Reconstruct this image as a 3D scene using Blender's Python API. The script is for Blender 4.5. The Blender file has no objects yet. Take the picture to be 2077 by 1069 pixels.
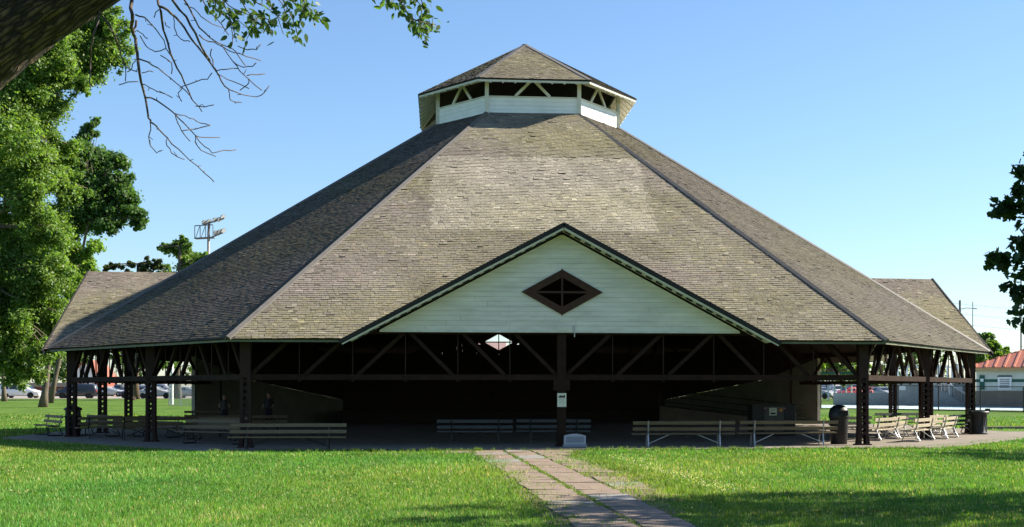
import bpy, math, random
import numpy as np
from mathutils import Vector, Matrix, noise as mnoise

random.seed(7)
rng = np.random.default_rng(7)
R = math.radians
scene = bpy.context.scene
COL = scene.collection

# ------------------------------------------------------------------ camera
# World: origin at the pavilion's centre, front of the pavilion towards -Y.
FPX, YH, PX = 2740.8, 793.3, 1171.8          # focal length, horizon row, principal column (2077 px wide picture)
TH = 0.1029                                    # the photographer looks slightly across the pavilion's axis
EYE = 1.947
CXO, DIST = 2.578, 66.14
_c, _s = math.cos(TH), math.sin(TH)
cam_d = bpy.data.cameras.new("camera")
cam = bpy.data.objects.new("camera", cam_d)
COL.objects.link(cam)
cam.location = (_c * CXO - _s * DIST, -_s * CXO - _c * DIST, EYE)
cam.rotation_euler = (R(90), 0, -TH)
cam_d.sensor_width = 36
cam_d.lens = FPX * 36 / 2077
cam_d.shift_x = (1038.5 - PX) / 2077
cam_d.shift_y = (YH - 534.5) / 2077
cam_d.clip_start = 0.1
cam_d.clip_end = 6000
scene.camera = cam

# ------------------------------------------------------------------ sky, sun, exposure
SUN = Vector((0.800, 0.150, 0.581)).normalized()
world = bpy.data.worlds.new("World")
scene.world = world
world.use_nodes = True
wn = world.node_tree.nodes
sky = wn.new("ShaderNodeTexSky")
sky.sky_type = 'NISHITA'
sky.sun_disc = False
sky.sun_elevation = math.asin(SUN.z)
sky.sun_rotation = math.atan2(SUN.x, SUN.y)
sky.altitude = 400
sky.air_density = 1.1
sky.dust_density = 0.35
sky.ozone_density = 5.5
bg = wn["Background"]
bg.inputs[1].default_value = 0.070
world.node_tree.links.new(sky.outputs[0], bg.inputs[0])
sun_d = bpy.data.lights.new("sun", 'SUN')
sun_d.energy = 5.0
sun_d.angle = R(0.55)
sun_d.color = (1.0, 0.92, 0.77)
sun = bpy.data.objects.new("sun", sun_d)
COL.objects.link(sun)
sun.rotation_euler = SUN.to_track_quat('Z', 'Y').to_euler()
scene.view_settings.view_transform = 'Standard'
scene.view_settings.look = 'None'
scene.view_settings.exposure = 1.45
scene.view_settings.gamma = 1.0
scene.view_settings.use_curve_mapping = False
scene.cycles.max_bounces = 6
scene.cycles.transparent_max_bounces = 12


# ------------------------------------------------------------------ helpers
def at(x, y, Y):
    """world point seen at photo pixel (x, y), Y metres in front of the camera"""
    X = (x - PX) / FPX * Y + CXO
    Z = EYE - (y - YH) / FPX * Y
    Yb = Y - DIST
    return Vector((X * _c + Yb * _s, -X * _s + Yb * _c, Z))


def ground_z(x, y):
    return 0.0 if y < 20 else 1.2 * (1 - math.exp(-(y - 20) / 45.0))


def gat(x, Y):
    """ground point in column x of the photo, Y metres away"""
    p = at(x, YH, Y)
    return Vector((p.x, p.y, ground_z(p.x, p.y)))


def G(x, y):
    return at(x, y, FPX * EYE / (y - YH))


class MB:
    """collects shapes, builds ONE mesh object"""
    def __init__(self):
        self.v, self.f = [], []

    def add(self, vs, fs):
        n = len(self.v)
        self.v += [tuple(p) for p in vs]
        self.f += [tuple(i + n for i in q) for q in fs]
        return self

    def box(self, c, s, m=None):
        hx, hy, hz = s[0] / 2, s[1] / 2, s[2] / 2
        vs = [Vector((x, y, z)) for z in (-hz, hz) for (x, y) in ((-hx, -hy), (hx, -hy), (hx, hy), (-hx, hy))]
        if m is not None:
            vs = [m @ p for p in vs]
        c = Vector(c)
        return self.add([p + c for p in vs], [(0, 3, 2, 1), (4, 5, 6, 7), (0, 1, 5, 4), (1, 2, 6, 5), (2, 3, 7, 6), (3, 0, 4, 7)])

    def bar(self, p, q, w, h, up=(0, 0, 1)):
        """box from p to q, w wide across, h along 'up'"""
        p, q = Vector(p), Vector(q)
        d = q - p
        L = d.length
        x = d / L
        up = Vector(up)
        y = up.cross(x)
        if y.length < 1e-4:
            y = Vector((0, 1, 0)).cross(x)
            if y.length < 1e-4:
                y = Vector((1, 0, 0)).cross(x)
        y.normalize()
        z = x.cross(y)
        m = Matrix((x, y, z)).transposed()
        return self.box((p + q) / 2, (L, w, h), m)

    def tube(self, pts, r, n=8, cap=True):
        pts = [Vector(p) for p in pts]
        rs = r if isinstance(r, (list, tuple)) else [r] * len(pts)
        rings = []
        prev = None
        for i, p in enumerate(pts):
            a = pts[max(i - 1, 0)]
            b = pts[min(i + 1, len(pts) - 1)]
            d = (b - a).normalized()
            if prev is None:
                ref = Vector((0, 0, 1)) if abs(d.z) < 0.9 else Vector((1, 0, 0))
            else:
                ref = prev
            u = (ref - d * ref.dot(d)).normalized()
            prev = u
            w = d.cross(u)
            rings.append([p + (u * math.cos(2 * math.pi * k / n) + w * math.sin(2 * math.pi * k / n)) * rs[i] for k in range(n)])
        vs = [p for ring in rings for p in ring]
        fs = []
        for i in range(len(pts) - 1):
            for k in range(n):
                k2 = (k + 1) % n
                fs.append((i * n + k, i * n + k2, (i + 1) * n + k2, (i + 1) * n + k))
        if cap:
            fs.append(tuple(range(n - 1, -1, -1)))
            fs.append(tuple((len(pts) - 1) * n + k for k in range(n)))
        return self.add(vs, fs)

    def lathe(self, prof, n=24, c=(0, 0, 0), cap=True):
        c = Vector(c)
        vs, fs = [], []
        for r, z in prof:
            for k in range(n):
                a = 2 * math.pi * k / n
                vs.append(c + Vector((r * math.cos(a), r * math.sin(a), z)))
        for i in range(len(prof) - 1):
            for k in range(n):
                k2 = (k + 1) % n
                fs.append((i * n + k, i * n + k2, (i + 1) * n + k2, (i + 1) * n + k))
        if cap:
            fs.append(tuple(range(n - 1, -1, -1)))
            fs.append(tuple((len(prof) - 1) * n + k for k in range(n)))
        return self.add(vs, fs)

    def slab(self, poly, d):
        """polygon (3D points) extruded by vector d"""
        n = len(poly)
        d = Vector(d)
        vs = [Vector(p) for p in poly] + [Vector(p) + d for p in poly]
        fs = [tuple(range(n)), tuple(range(2 * n - 1, n - 1, -1))]
        for i in range(n):
            j = (i + 1) % n
            fs.append((i, i + n, j + n, j))
        return self.add(vs, fs)

    def build(self, name, mat, parent=None, smooth=False, rel=None):
        me = bpy.data.meshes.new(name)
        vs = self.v
        if rel is not None:
            rx, ry, rz = rel
            vs = [(x - rx, y - ry, z - rz) for x, y, z in vs]
        me.from_pydata(vs, [], self.f)
        me.update()
        if smooth:
            me.polygons.foreach_set("use_smooth", [True] * len(me.polygons))
        me.materials.append(mat)
        return link(name, me, parent)


def link(name, me, parent=None):
    o = bpy.data.objects.new(name, me)
    COL.objects.link(o)
    if parent is not None:
        o.parent = parent
    return o


def empty(name, loc=(0, 0, 0), rz=0.0):
    o = bpy.data.objects.new(name, None)
    o.empty_display_size = 0.3
    COL.objects.link(o)
    o.location = loc
    o.rotation_euler = (0, 0, rz)
    return o


def tag(o, label, cat, group=None):
    o["label"] = label
    o["category"] = cat
    if group:
        o["group"] = group
    return o


def struct(o, label=None):
    o["kind"] = "structure"
    if label:
        o["label"] = label
    return o


KIDS = {}


def copy_tree(o, parent=None):
    c = o.copy()
    COL.objects.link(c)
    c.parent = parent
    for ch in o.children:
        copy_tree(ch, c)
    return c


def np_mesh(name, verts, nper, mat, parent=None, tint=None, attr="tint"):
    """verts: (N*nper, 3) faces of nper consecutive vertices; tint: (N, 3) colour per face"""
    me = bpy.data.meshes.new(name)
    nv = len(verts)
    nf = nv // nper
    me.vertices.add(nv)
    me.vertices.foreach_set("co", np.ascontiguousarray(verts, dtype=np.float32).ravel())
    me.loops.add(nv)
    me.loops.foreach_set("vertex_index", np.arange(nv, dtype=np.int32))
    me.polygons.add(nf)
    me.polygons.foreach_set("loop_start", np.arange(0, nv, nper, dtype=np.int32))
    me.polygons.foreach_set("loop_total", np.full(nf, nper, dtype=np.int32))
    if tint is not None:
        a = me.color_attributes.new(attr, 'FLOAT_COLOR', 'POINT')
        t = np.ones((nf, 4), dtype=np.float32)
        t[:, :3] = tint
        a.data.foreach_set("color", np.repeat(t, nper, axis=0).ravel())
    me.update(calc_edges=True)
    me.materials.append(mat)
    return link(name, me, parent)


# ------------------------------------------------------------------ materials
def new_mat(name):
    m = bpy.data.materials.new(name)
    m.use_nodes = True
    nt = m.node_tree
    return m, nt, nt.nodes["Principled BSDF"]


def mat(name, c1, c2=None, scale=6.0, rough=0.7, bump=0.0, metal=0.0, detail=6.0, stretch=(1, 1, 1), spec=0.4, coord='Object'):
    m, nt, b = new_mat(name)
    b.inputs["Roughness"].default_value = rough
    b.inputs["Metallic"].default_value = metal
    b.inputs["Specular IOR Level"].default_value = spec
    if c2 is None:
        c2 = tuple(x * 0.8 for x in c1)
    tc = nt.nodes.new("ShaderNodeTexCoord")
    mp = nt.nodes.new("ShaderNodeMapping")
    mp.inputs["Scale"].default_value = stretch
    nz = nt.nodes.new("ShaderNodeTexNoise")
    nz.inputs["Scale"].default_value = scale
    nz.inputs["Detail"].default_value = detail
    nz.inputs["Roughness"].default_value = 0.6
    rp = nt.nodes.new("ShaderNodeValToRGB")
    rp.color_ramp.elements[0].position = 0.3
    rp.color_ramp.elements[1].position = 0.72
    rp.color_ramp.elements[0].color = (*c2, 1)
    rp.color_ramp.elements[1].color = (*c1, 1)
    L = nt.links.new
    L(tc.outputs[coord], mp.inputs[0])
    L(mp.outputs[0], nz.inputs["Vector"])
    L(nz.outputs[0], rp.inputs[0])
    L(rp.outputs[0], b.inputs["Base Color"])
    if bump:
        bp = nt.nodes.new("ShaderNodeBump")
        bp.inputs["Strength"].default_value = bump
        bp.inputs["Distance"].default_value = 0.02
        L(nz.outputs[0], bp.inputs["Height"])
        L(bp.outputs[0], b.inputs["Normal"])
    return m


def tint_mat(name, rough=0.8, mul=1.0, translucent=0.0, noise_scale=None, noise_amt=0.3, spec=0.3, bump=0.0, stretch=(1, 1, 1)):
    """colour from the mesh's own 'tint' attribute (one colour per leaf / shingle), broken up by grain"""
    m, nt, b = new_mat(name)
    L = nt.links.new
    at_ = nt.nodes.new("ShaderNodeAttribute")
    at_.attribute_name = "tint"
    src = at_.outputs["Color"]
    b.inputs["Roughness"].default_value = rough
    b.inputs["Specular IOR Level"].default_value = spec
    if noise_scale:
        tc = nt.nodes.new("ShaderNodeTexCoord")
        mp = nt.nodes.new("ShaderNodeMapping")
        mp.inputs["Scale"].default_value = stretch
        nz = nt.nodes.new("ShaderNodeTexNoise")
        nz.inputs["Scale"].default_value = noise_scale
        nz.inputs["Detail"].default_value = 5
        mr = nt.nodes.new("ShaderNodeMapRange")
        mr.inputs[1].default_value = 0.3
        mr.inputs[2].default_value = 0.7
        mr.inputs[3].default_value = 1 - noise_amt
        mr.inputs[4].default_value = 1 + noise_amt
        mx = nt.nodes.new("ShaderNodeVectorMath")
        mx.operation = 'SCALE'
        L(tc.outputs["Object"], mp.inputs[0])
        L(mp.outputs[0], nz.inputs["Vector"])
        L(nz.outputs[0], mr.inputs[0])
        L(src, mx.inputs[0])
        L(mr.outputs[0], mx.inputs["Scale"])
        src = mx.outputs[0]
        if bump:
            bp = nt.nodes.new("ShaderNodeBump")
            bp.inputs["Strength"].default_value = bump
            bp.inputs["Distance"].default_value = 0.01
            L(nz.outputs[0], bp.inputs["Height"])
            L(bp.outputs[0], b.inputs["Normal"])
    L(src, b.inputs["Base Color"])
    if translucent:
        tr = nt.nodes.new("ShaderNodeBsdfTranslucent")
        ms = nt.nodes.new("ShaderNodeMixShader")
        ms.inputs[0].default_value = translucent
        g = nt.nodes.new("ShaderNodeVectorMath")
        g.operation = 'MULTIPLY'
        g.inputs[1].default_value = (1.5, 1.5, 0.6)
        L(src, g.inputs[0])
        L(g.outputs[0], tr.inputs[0])
        L(b.outputs[0], ms.inputs[1])
        L(tr.outputs[0], ms.inputs[2])
        L(ms.outputs[0], nt.nodes["Material Output"].inputs[0])
    return m


M = dict(
    shingle=tint_mat("weathered_shingle", 0.85, noise_scale=14, noise_amt=0.15, bump=0.4, spec=0.2),
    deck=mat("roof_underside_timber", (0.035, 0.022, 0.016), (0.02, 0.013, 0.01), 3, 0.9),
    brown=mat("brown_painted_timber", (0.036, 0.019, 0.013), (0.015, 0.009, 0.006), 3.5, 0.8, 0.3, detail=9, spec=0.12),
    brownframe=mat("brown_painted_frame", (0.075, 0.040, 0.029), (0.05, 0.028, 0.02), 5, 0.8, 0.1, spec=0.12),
    brownsteel=mat("brown_painted_steel", (0.038, 0.018, 0.014), (0.022, 0.011, 0.009), 7, 0.6, 0.1, spec=0.2),
    white=mat("white_painted_board", (0.79, 0.76, 0.66), (0.57, 0.55, 0.45), 1.6, 0.6, 0.12, detail=9, stretch=(0.5, 1, 2.5)),
    lanternwhite=mat("bounce_lit_white_board", (0.86, 0.86, 0.85), (0.74, 0.75, 0.73), 1.6, 0.55, 0.1),  # lantern boards brightened in colour for light thrown up by the roof
    whitetrim=mat("white_trim_paint", (0.72, 0.70, 0.61), (0.53, 0.52, 0.43), 3, 0.6, 0.1),
    eave=mat("olive_eave_paint", (0.16, 0.17, 0.11), (0.10, 0.11, 0.07), 3, 0.7),
    hipcap=mat("brown_metal_flashing", (0.125, 0.113, 0.103), (0.085, 0.077, 0.07), 4, 0.55, 0.05),
    darkrake=mat("tarred_roof_edge", (0.030, 0.026, 0.024), (0.015, 0.013, 0.012), 8, 0.8),
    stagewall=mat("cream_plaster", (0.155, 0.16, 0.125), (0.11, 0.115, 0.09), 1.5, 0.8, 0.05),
    black=mat("black_metal", (0.014, 0.014, 0.015), (0.008, 0.008, 0.009), 10, 0.45),
    blackplastic=mat("black_plastic", (0.018, 0.02, 0.022), (0.01, 0.011, 0.012), 6, 0.5),
    steel=mat("galvanised_steel", (0.42, 0.43, 0.44), (0.28, 0.29, 0.30), 12, 0.4, metal=0.7),
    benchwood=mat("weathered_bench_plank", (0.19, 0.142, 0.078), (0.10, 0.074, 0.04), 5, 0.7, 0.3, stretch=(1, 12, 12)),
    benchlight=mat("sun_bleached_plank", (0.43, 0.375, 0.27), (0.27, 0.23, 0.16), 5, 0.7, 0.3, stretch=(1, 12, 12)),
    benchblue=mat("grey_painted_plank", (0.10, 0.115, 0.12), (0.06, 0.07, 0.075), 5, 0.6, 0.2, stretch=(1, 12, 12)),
    benchgreen=mat("dark_green_plank", (0.020, 0.032, 0.026), (0.012, 0.018, 0.015), 5, 0.6, 0.2, stretch=(1, 12, 12)),
    concrete=mat("concrete_floor", (0.22, 0.185, 0.145), (0.14, 0.12, 0.095), 1.1, 0.9, 0.15, detail=9),
    paving=mat("old_pink_paving", (0.255, 0.188, 0.138), (0.135, 0.10, 0.073), 4.5, 0.9, 0.6, detail=10),
    pavinggrey=mat("grey_patch_paving", (0.24, 0.225, 0.205), (0.16, 0.155, 0.145), 3.0, 0.9, 0.35, detail=10),
    stone=mat("pale_granite", (0.50, 0.51, 0.52), (0.36, 0.37, 0.39), 18, 0.7, 0.15),
    stonedark=mat("grey_granite_base", (0.30, 0.32, 0.35), (0.22, 0.23, 0.26), 18, 0.7, 0.15),
    paper=mat("printed_paper", (0.72, 0.74, 0.58), (0.64, 0.66, 0.50), 6, 0.7),
    ink=mat("black_ink", (0.02, 0.02, 0.02), (0.05, 0.05, 0.045), 30, 0.7),
    orange=mat("orange_sticker", (0.80, 0.32, 0.03), (0.7, 0.25, 0.02), 6, 0.5),
    asphalt=mat("asphalt", (0.30, 0.27, 0.23), (0.23, 0.205, 0.175), 0.6, 0.9, 0.1, detail=9),
    redroof=mat("terracotta_metal_roof", (0.38, 0.135, 0.075), (0.31, 0.105, 0.06), 1.2, 0.42, metal=0.0),
    redseam=mat("terracotta_roof_seam", (0.46, 0.17, 0.09), (0.40, 0.14, 0.075), 2, 0.4),
    poolwall=mat("white_block_wall", (0.62, 0.63, 0.58), (0.52, 0.53, 0.48), 1.4, 0.8, 0.05),
    pooltan=mat("tan_block_wall", (0.25, 0.20, 0.155), (0.19, 0.15, 0.115), 1.6, 0.85, 0.1),
    poolgreen=mat("green_trim", (0.012, 0.10, 0.07), (0.01, 0.075, 0.055), 3, 0.5),
    fasciatan=mat("tan_fascia", (0.50, 0.33, 0.18), (0.42, 0.28, 0.15), 3, 0.6),
    greyblock=mat("grey_concrete_block", (0.36, 0.37, 0.37), (0.28, 0.29, 0.29), 0.9, 0.85, 0.05),
    deckblue=mat("pool_deck_pale_blue", (0.50, 0.62, 0.62), (0.40, 0.52, 0.53), 1.0, 0.8),
    brick=mat("red_brick_wall", (0.30, 0.09, 0.06), (0.20, 0.06, 0.045), 3, 0.85),
    whitepaint=mat("bright_white_paint", (0.80, 0.80, 0.80), (0.72, 0.72, 0.72), 3, 0.5),
    glassdark=mat("dark_window_glass", (0.02, 0.025, 0.03), (0.015, 0.018, 0.022), 2, 0.08, spec=0.8),
    rubber=mat("tyre_rubber", (0.02, 0.02, 0.02), (0.012, 0.012, 0.012), 10, 0.85),
    rim=mat("alloy_rim", (0.55, 0.55, 0.56), (0.45, 0.45, 0.46), 5, 0.3, metal=0.8),
    taillight=mat("red_tail_lamp", (0.60, 0.015, 0.01), (0.5, 0.01, 0.01), 4, 0.2),
    headlight=mat("clear_head_lamp", (0.75, 0.76, 0.78), (0.6, 0.6, 0.62), 4, 0.12),
    bark=mat("grey_brown_bark", (0.17, 0.135, 0.10), (0.075, 0.058, 0.042), 3, 0.95, 1.0, stretch=(1, 1, 0.25)),
    barkdark=mat("dark_elm_bark", (0.17, 0.115, 0.075), (0.022, 0.015, 0.010), 9, 0.95, 1.0, detail=10),
    twig=mat("dark_twig_bark", (0.10, 0.075, 0.065), (0.05, 0.036, 0.03), 8, 0.9),
    leaf=tint_mat("broad_leaf", 0.5, translucent=0.48, spec=0.35),
    blade=tint_mat("grass_blade", 0.6, translucent=0.35, spec=0.25),
    skin=mat("skin", (0.42, 0.25, 0.18), (0.38, 0.22, 0.16), 5, 0.5),
    hair=mat("dark_hair", (0.02, 0.014, 0.01), (0.012, 0.009, 0.007), 20, 0.6),
    shirtpale=mat("pale_shirt", (0.085, 0.09, 0.095), (0.07, 0.075, 0.08), 6, 0.85),
    shirtdark=mat("dark_shirt", (0.05, 0.05, 0.06), (0.035, 0.035, 0.042), 6, 0.85),
    purple=mat("purple_cloth", (0.16, 0.08, 0.42), (0.12, 0.06, 0.34), 6, 0.85),
    pink=mat("pink_cloth", (0.62, 0.22, 0.22), (0.5, 0.16, 0.16), 6, 0.85),
    trousers=mat("dark_trousers", (0.025, 0.028, 0.04), (0.018, 0.02, 0.03), 6, 0.9),
    hedge=mat("hedge_mass", (0.03, 0.05, 0.015), (0.015, 0.026, 0.009), 2.0, 0.9, 0.5),
    wire=mat("black_wire", (0.02, 0.02, 0.022), (0.015, 0.015, 0.016), 5, 0.6),
    greywood=mat("grey_utility_pole", (0.16, 0.15, 0.15), (0.10, 0.095, 0.095), 4, 0.85),
)


def soil_mat():
    m, nt, b = new_mat("lawn_soil_and_turf")
    L = nt.links.new
    tc = nt.nodes.new("ShaderNodeTexCoord")
    n1 = nt.nodes.new("ShaderNodeTexNoise")
    n1.inputs["Scale"].default_value = 0.45
    n1.inputs["Detail"].default_value = 8
    n2 = nt.nodes.new("ShaderNodeTexNoise")
    n2.inputs["Scale"].default_value = 14
    n2.inputs["Detail"].default_value = 8
    r1 = nt.nodes.new("ShaderNodeValToRGB")
    r1.color_ramp.elements[0].color = (0.060, 0.125, 0.018, 1)
    r1.color_ramp.elements[1].color = (0.105, 0.185, 0.032, 1)
    r1.color_ramp.elements[0].position = 0.35
    r1.color_ramp.elements[1].position = 0.68
    r2 = nt.nodes.new("ShaderNodeValToRGB")
    r2.color_ramp.elements[0].color = (0.55, 0.55, 0.5, 1)
    r2.color_ramp.elements[1].color = (1.25, 1.2, 1.15, 1)
    r2.color_ramp.elements[0].position = 0.3
    r2.color_ramp.elements[1].position = 0.7
    mx = nt.nodes.new("ShaderNodeMixRGB")
    mx.blend_type = 'MULTIPLY'
    mx.inputs[0].default_value = 1
    bp = nt.nodes.new("ShaderNodeBump")
    bp.inputs["Strength"].default_value = 0.9
    bp.inputs["Distance"].default_value = 0.05
    L(tc.outputs["Object"], n1.inputs["Vector"])
    L(tc.outputs["Object"], n2.inputs["Vector"])
    L(n1.outputs[0], r1.inputs[0])
    L(n2.outputs[0], r2.inputs[0])
    L(r1.outputs[0], mx.inputs[1])
    L(r2.outputs[0], mx.inputs[2])
    L(mx.outputs[0], b.inputs["Base Color"])
    L(n2.outputs[0], bp.inputs["Height"])
    L(bp.outputs[0], b.inputs["Normal"])
    b.inputs["Roughness"].default_value = 0.9
    b.inputs["Specular IOR Level"].default_value = 0.1
    return m


M["soil"] = soil_mat()
M["dirt"] = mat("bare_brown_earth", (0.15, 0.105, 0.065), (0.075, 0.058, 0.034), 5, 0.95, 0.8, detail=10)


def bark_mat():
    """plated bark: ridges and dark furrows follow the limb (coordinates stored along and round it)"""
    m, nt, b = new_mat("furrowed_limb_bark")
    L = nt.links.new
    a = nt.nodes.new("ShaderNodeAttribute")
    a.attribute_name = "barkco"
    mp = nt.nodes.new("ShaderNodeMapping")
    mp.inputs["Scale"].default_value = (20, 3.0, 1)
    nz = nt.nodes.new("ShaderNodeTexNoise")
    nz.inputs["Scale"].default_value = 7
    nz.inputs["Detail"].default_value = 8
    add = nt.nodes.new("ShaderNodeMixRGB")
    add.blend_type = 'ADD'
    add.inputs[0].default_value = 1.6
    vo = nt.nodes.new("ShaderNodeTexVoronoi")
    vo.feature = 'DISTANCE_TO_EDGE'
    vo.inputs["Scale"].default_value = 1.0
    rp = nt.nodes.new("ShaderNodeValToRGB")
    rp.color_ramp.elements[0].position = 0.02
    rp.color_ramp.elements[1].position = 0.35
    rp.color_ramp.elements[0].color = (0.006, 0.0045, 0.0035, 1)
    rp.color_ramp.elements[1].color = (0.135, 0.088, 0.052, 1)
    mu = nt.nodes.new("ShaderNodeMixRGB")
    mu.blend_type = 'MULTIPLY'
    mu.inputs[0].default_value = 0.75
    r2 = nt.nodes.new("ShaderNodeValToRGB")
    r2.color_ramp.elements[0].position = 0.3
    r2.color_ramp.elements[1].position = 0.7
    r2.color_ramp.elements[0].color = (0.3, 0.28, 0.26, 1)
    r2.color_ramp.elements[1].color = (1.3, 1.25, 1.2, 1)
    bp = nt.nodes.new("ShaderNodeBump")
    bp.inputs["Strength"].default_value = 1.0
    bp.inputs["Distance"].default_value = 0.06
    L(a.outputs["Vector"], mp.inputs[0])
    L(mp.outputs[0], add.inputs[1])
    L(a.outputs["Vector"], nz.inputs["Vector"])
    L(nz.outputs[1], add.inputs[2])
    L(add.outputs[0], vo.inputs["Vector"])
    L(vo.outputs["Distance"], rp.inputs[0])
    L(rp.outputs[0], mu.inputs[1])
    L(nz.outputs[0], r2.inputs[0])
    L(r2.outputs[0], mu.inputs[2])
    L(mu.outputs[0], b.inputs["Base Color"])
    L(vo.outputs["Distance"], bp.inputs["Height"])
    L(bp.outputs[0], b.inputs["Normal"])
    b.inputs["Roughness"].default_value = 0.95
    return m


M["limb"] = bark_mat()

# ------------------------------------------------------------------ ground
def axis_pts(lo, hi, fine_lo, fine_hi, step, growth=1.35):
    a = list(np.arange(fine_lo, fine_hi + 1e-6, step))
    s = step
    x = fine_hi
    while x < hi:
        s *= growth
        x += s
        a.append(min(x, hi))
    s = step
    x = fine_lo
    while x > lo:
        s *= growth
        x -= s
        a.insert(0, max(x, lo))
    return a


def make_ground():
    xs = axis_pts(-2500, 2500, -60, 60, 4)
    ys = axis_pts(-900, 3500, -70, 160, 4)
    vs, fs = [], []
    for y in ys:
        for x in xs:
            vs.append((x, y, ground_z(x, y)))
    n = len(xs)
    for j in range(len(ys) - 1):
        for i in range(n - 1):
            fs.append((j * n + i, j * n + i + 1, (j + 1) * n + i + 1, (j + 1) * n + i))
    b = MB()
    b.v, b.f = vs, fs
    return struct(b.build("ground", M["soil"], smooth=True), "mown park lawn reaching back to the car park")


make_ground()

# pavilion plan (metres)
A_, W_, AS, WS, HE = 20.47, 11.07, 20.30, 8.15, 3.69
WL_, WR_ = 11.13, 11.24
AC, WC, ACS, WCS = 19.61, 10.68, 19.44, 7.76
HB = 2.42


def octa(a, w, aS, wS):
    return [(-w, -a), (w, -a), (aS, -wS), (aS, wS), (w, a), (-w, a), (-aS, wS), (-aS, -wS)]


def sheet(name, poly, z, m, thick=0.0):
    b = MB()
    if thick:
        b.slab([(x, y, z) for x, y in poly][::-1], (0, 0, -thick))
    else:
        b.add([(x, y, z) for x, y in poly], [tuple(range(len(poly)))])
    return b.build(name, m)


# concrete floor under the pavilion, a real step above the lawn
k = 0.55
fl = sheet("pavement", [(-11.6, -21.95), (11.9, -21.95), (13.8, -20.6), (21.6, -10.4), (22.3, -8.8), (22.3, 8.8), (11.7, 21.4), (-11.6, 21.4), (-22.0, 9.0), (-22.0, -8.6)], 0.045, M["concrete"], 0.3)
struct(fl, "concrete floor slab under and around the pavilion")
# concrete walk that leads off to the right
wk = sheet("path", [(22.25, -9.6), (60, -6.0), (60, -1.5), (22.25, -4.6)], 0.03, M["concrete"], 0.2)
struct(wk, "concrete walk leading away to the right of the pavilion")
kb = MB()
kb.bar((22.4, 0.6, 0.05), (70, 5.0, 0.05), 0.5, 0.16)
struct(kb.build("kerb", M["concrete"]), "pale kerb along the lawn behind the walk")
lp = sheet("path", [(-70, 5.0), (-26.5, 2.6), (-26.5, 4.4), (-70, 7.4)], 0.03, M["concrete"], 0.2)
struct(lp, "concrete walk at the far left of the lawn")


# old paved walk up to the centre of the pavilion: separate slabs with grass joints
def paved_walk():
    root = struct(empty("path", (-1.2, -22.0, 0)), "old pink paved walk with grass growing in its joints")
    r = random.Random(11)
    cols = [-3.05, -2.0, -1.15, -0.2]
    y = -22.02
    rows = [y]
    while y > -47.5:
        y -= r.uniform(1.1, 2.3)
        rows.append(y)
    for i in range(len(rows) - 1):
        y0, y1 = rows[i], rows[i + 1]
        for j in range(3):
            # the right-hand strip is broken and overgrown, the rest is whole
            if j == 2 and (y0 < -38 or (y0 < -27 and r.random() < .25)):      # broken up and lost under the turf
                continue
            flare = max(0.0, (-22.02 - y0))
            fx = 0.9 * math.exp(-flare / 1.2)
            sk = (-26 - (y0 + y1) / 2) * 0.03
            x0 = cols[j] - (fx if j == 0 else 0) + sk
            x1 = cols[j + 1] + (fx * 0.8 if j == 2 else 0) + sk
            g = 0.025
            q = [(x0 + g + r.uniform(0, .05), y1 + g + r.uniform(-.03, .05)), (x1 - g - r.uniform(0, .05), y1 + g + r.uniform(-.03, .05)),
                 (x1 - g - r.uniform(0, .05), y0 - g - r.uniform(-.03, .05)), (x0 + g + r.uniform(0, .05), y0 - g - r.uniform(-.03, .05))]
            if j == 2:
                q[1] = (q[1][0] - r.uniform(0, .35), q[1][1])
                q[2] = (q[2][0] - r.uniform(0, .35), q[2][1])
            if j == 0:
                q[0] = (q[0][0] + r.uniform(0, .2), q[0][1])
                q[3] = (q[3][0] + r.uniform(0, .2), q[3][1])
            z = [0.012 + r.uniform(0, 0.022) for _ in range(4)]
            pieces = [q]
            if r.random() < 0.45:      # a cracked slab lies in two pieces
                t0, t1 = r.uniform(.3, .7), r.uniform(.3, .7)
                a = tuple(q[0][k] + (q[3][k] - q[0][k]) * t0 for k in (0, 1))
                c = tuple(q[1][k] + (q[2][k] - q[1][k]) * t1 for k in (0, 1))
                e = 0.012
                pieces = [[q[0], q[1], (c[0], c[1] - e), (a[0], a[1] - e)], [(a[0], a[1] + e), (c[0], c[1] + e), q[2], q[3]]]
            for pc in pieces:
                b = MB()
                ring_ = []
                for k in range(4):       # worn, slightly ragged edges and knocked-off corners
                    p_, q_ = pc[k], pc[(k + 1) % 4]
                    ln = math.hypot(q_[0] - p_[0], q_[1] - p_[1])
                    m_ = max(1, min(4, int(ln / .3)))
                    e0 = r.uniform(.02, .12) if r.random() < .5 else .01
                    for i_ in range(m_ + 1):
                        t = i_ / m_
                        t = min(max(t, e0 / ln), 1 - e0 / ln)
                        ring_.append((p_[0] + (q_[0] - p_[0]) * t + r.gauss(0, .014), p_[1] + (q_[1] - p_[1]) * t + r.gauss(0, .014), z[k] + (z[(k + 1) % 4] - z[k]) * t))
                b.slab(ring_[::-1], (0, 0, -0.12))
                b.build("paving_slab", M["pavinggrey"] if r.random() < 0.09 else M["paving"], root, rel=(-1.2, -22.0, 0))


paved_walk()

def path_bed():
    """bare earth showing between and beside the old slabs"""
    r = random.Random(12)
    lft, rgt = [], []
    y = -21.97
    while y > -47.8:
        sk = (-26 - y) * 0.03
        fx = 0.9 * math.exp(-max(0, -22.0 - y) / 1.2)
        lft.append((-3.15 - fx + sk + r.gauss(0, .07), y, 0.006))
        rgt.append((0.05 + fx + sk + r.gauss(0, .16) - max(0, -36 - y) * .12, y, 0.006))
        y -= 0.35
    b = MB()
    b.add(lft + rgt, [(i, i + 1, len(lft) + i + 1, len(lft) + i) for i in range(len(lft) - 1)])
    struct(b.build("path_bed", M["dirt"]), "bare earth under and beside the old paved walk")


path_bed()

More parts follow.
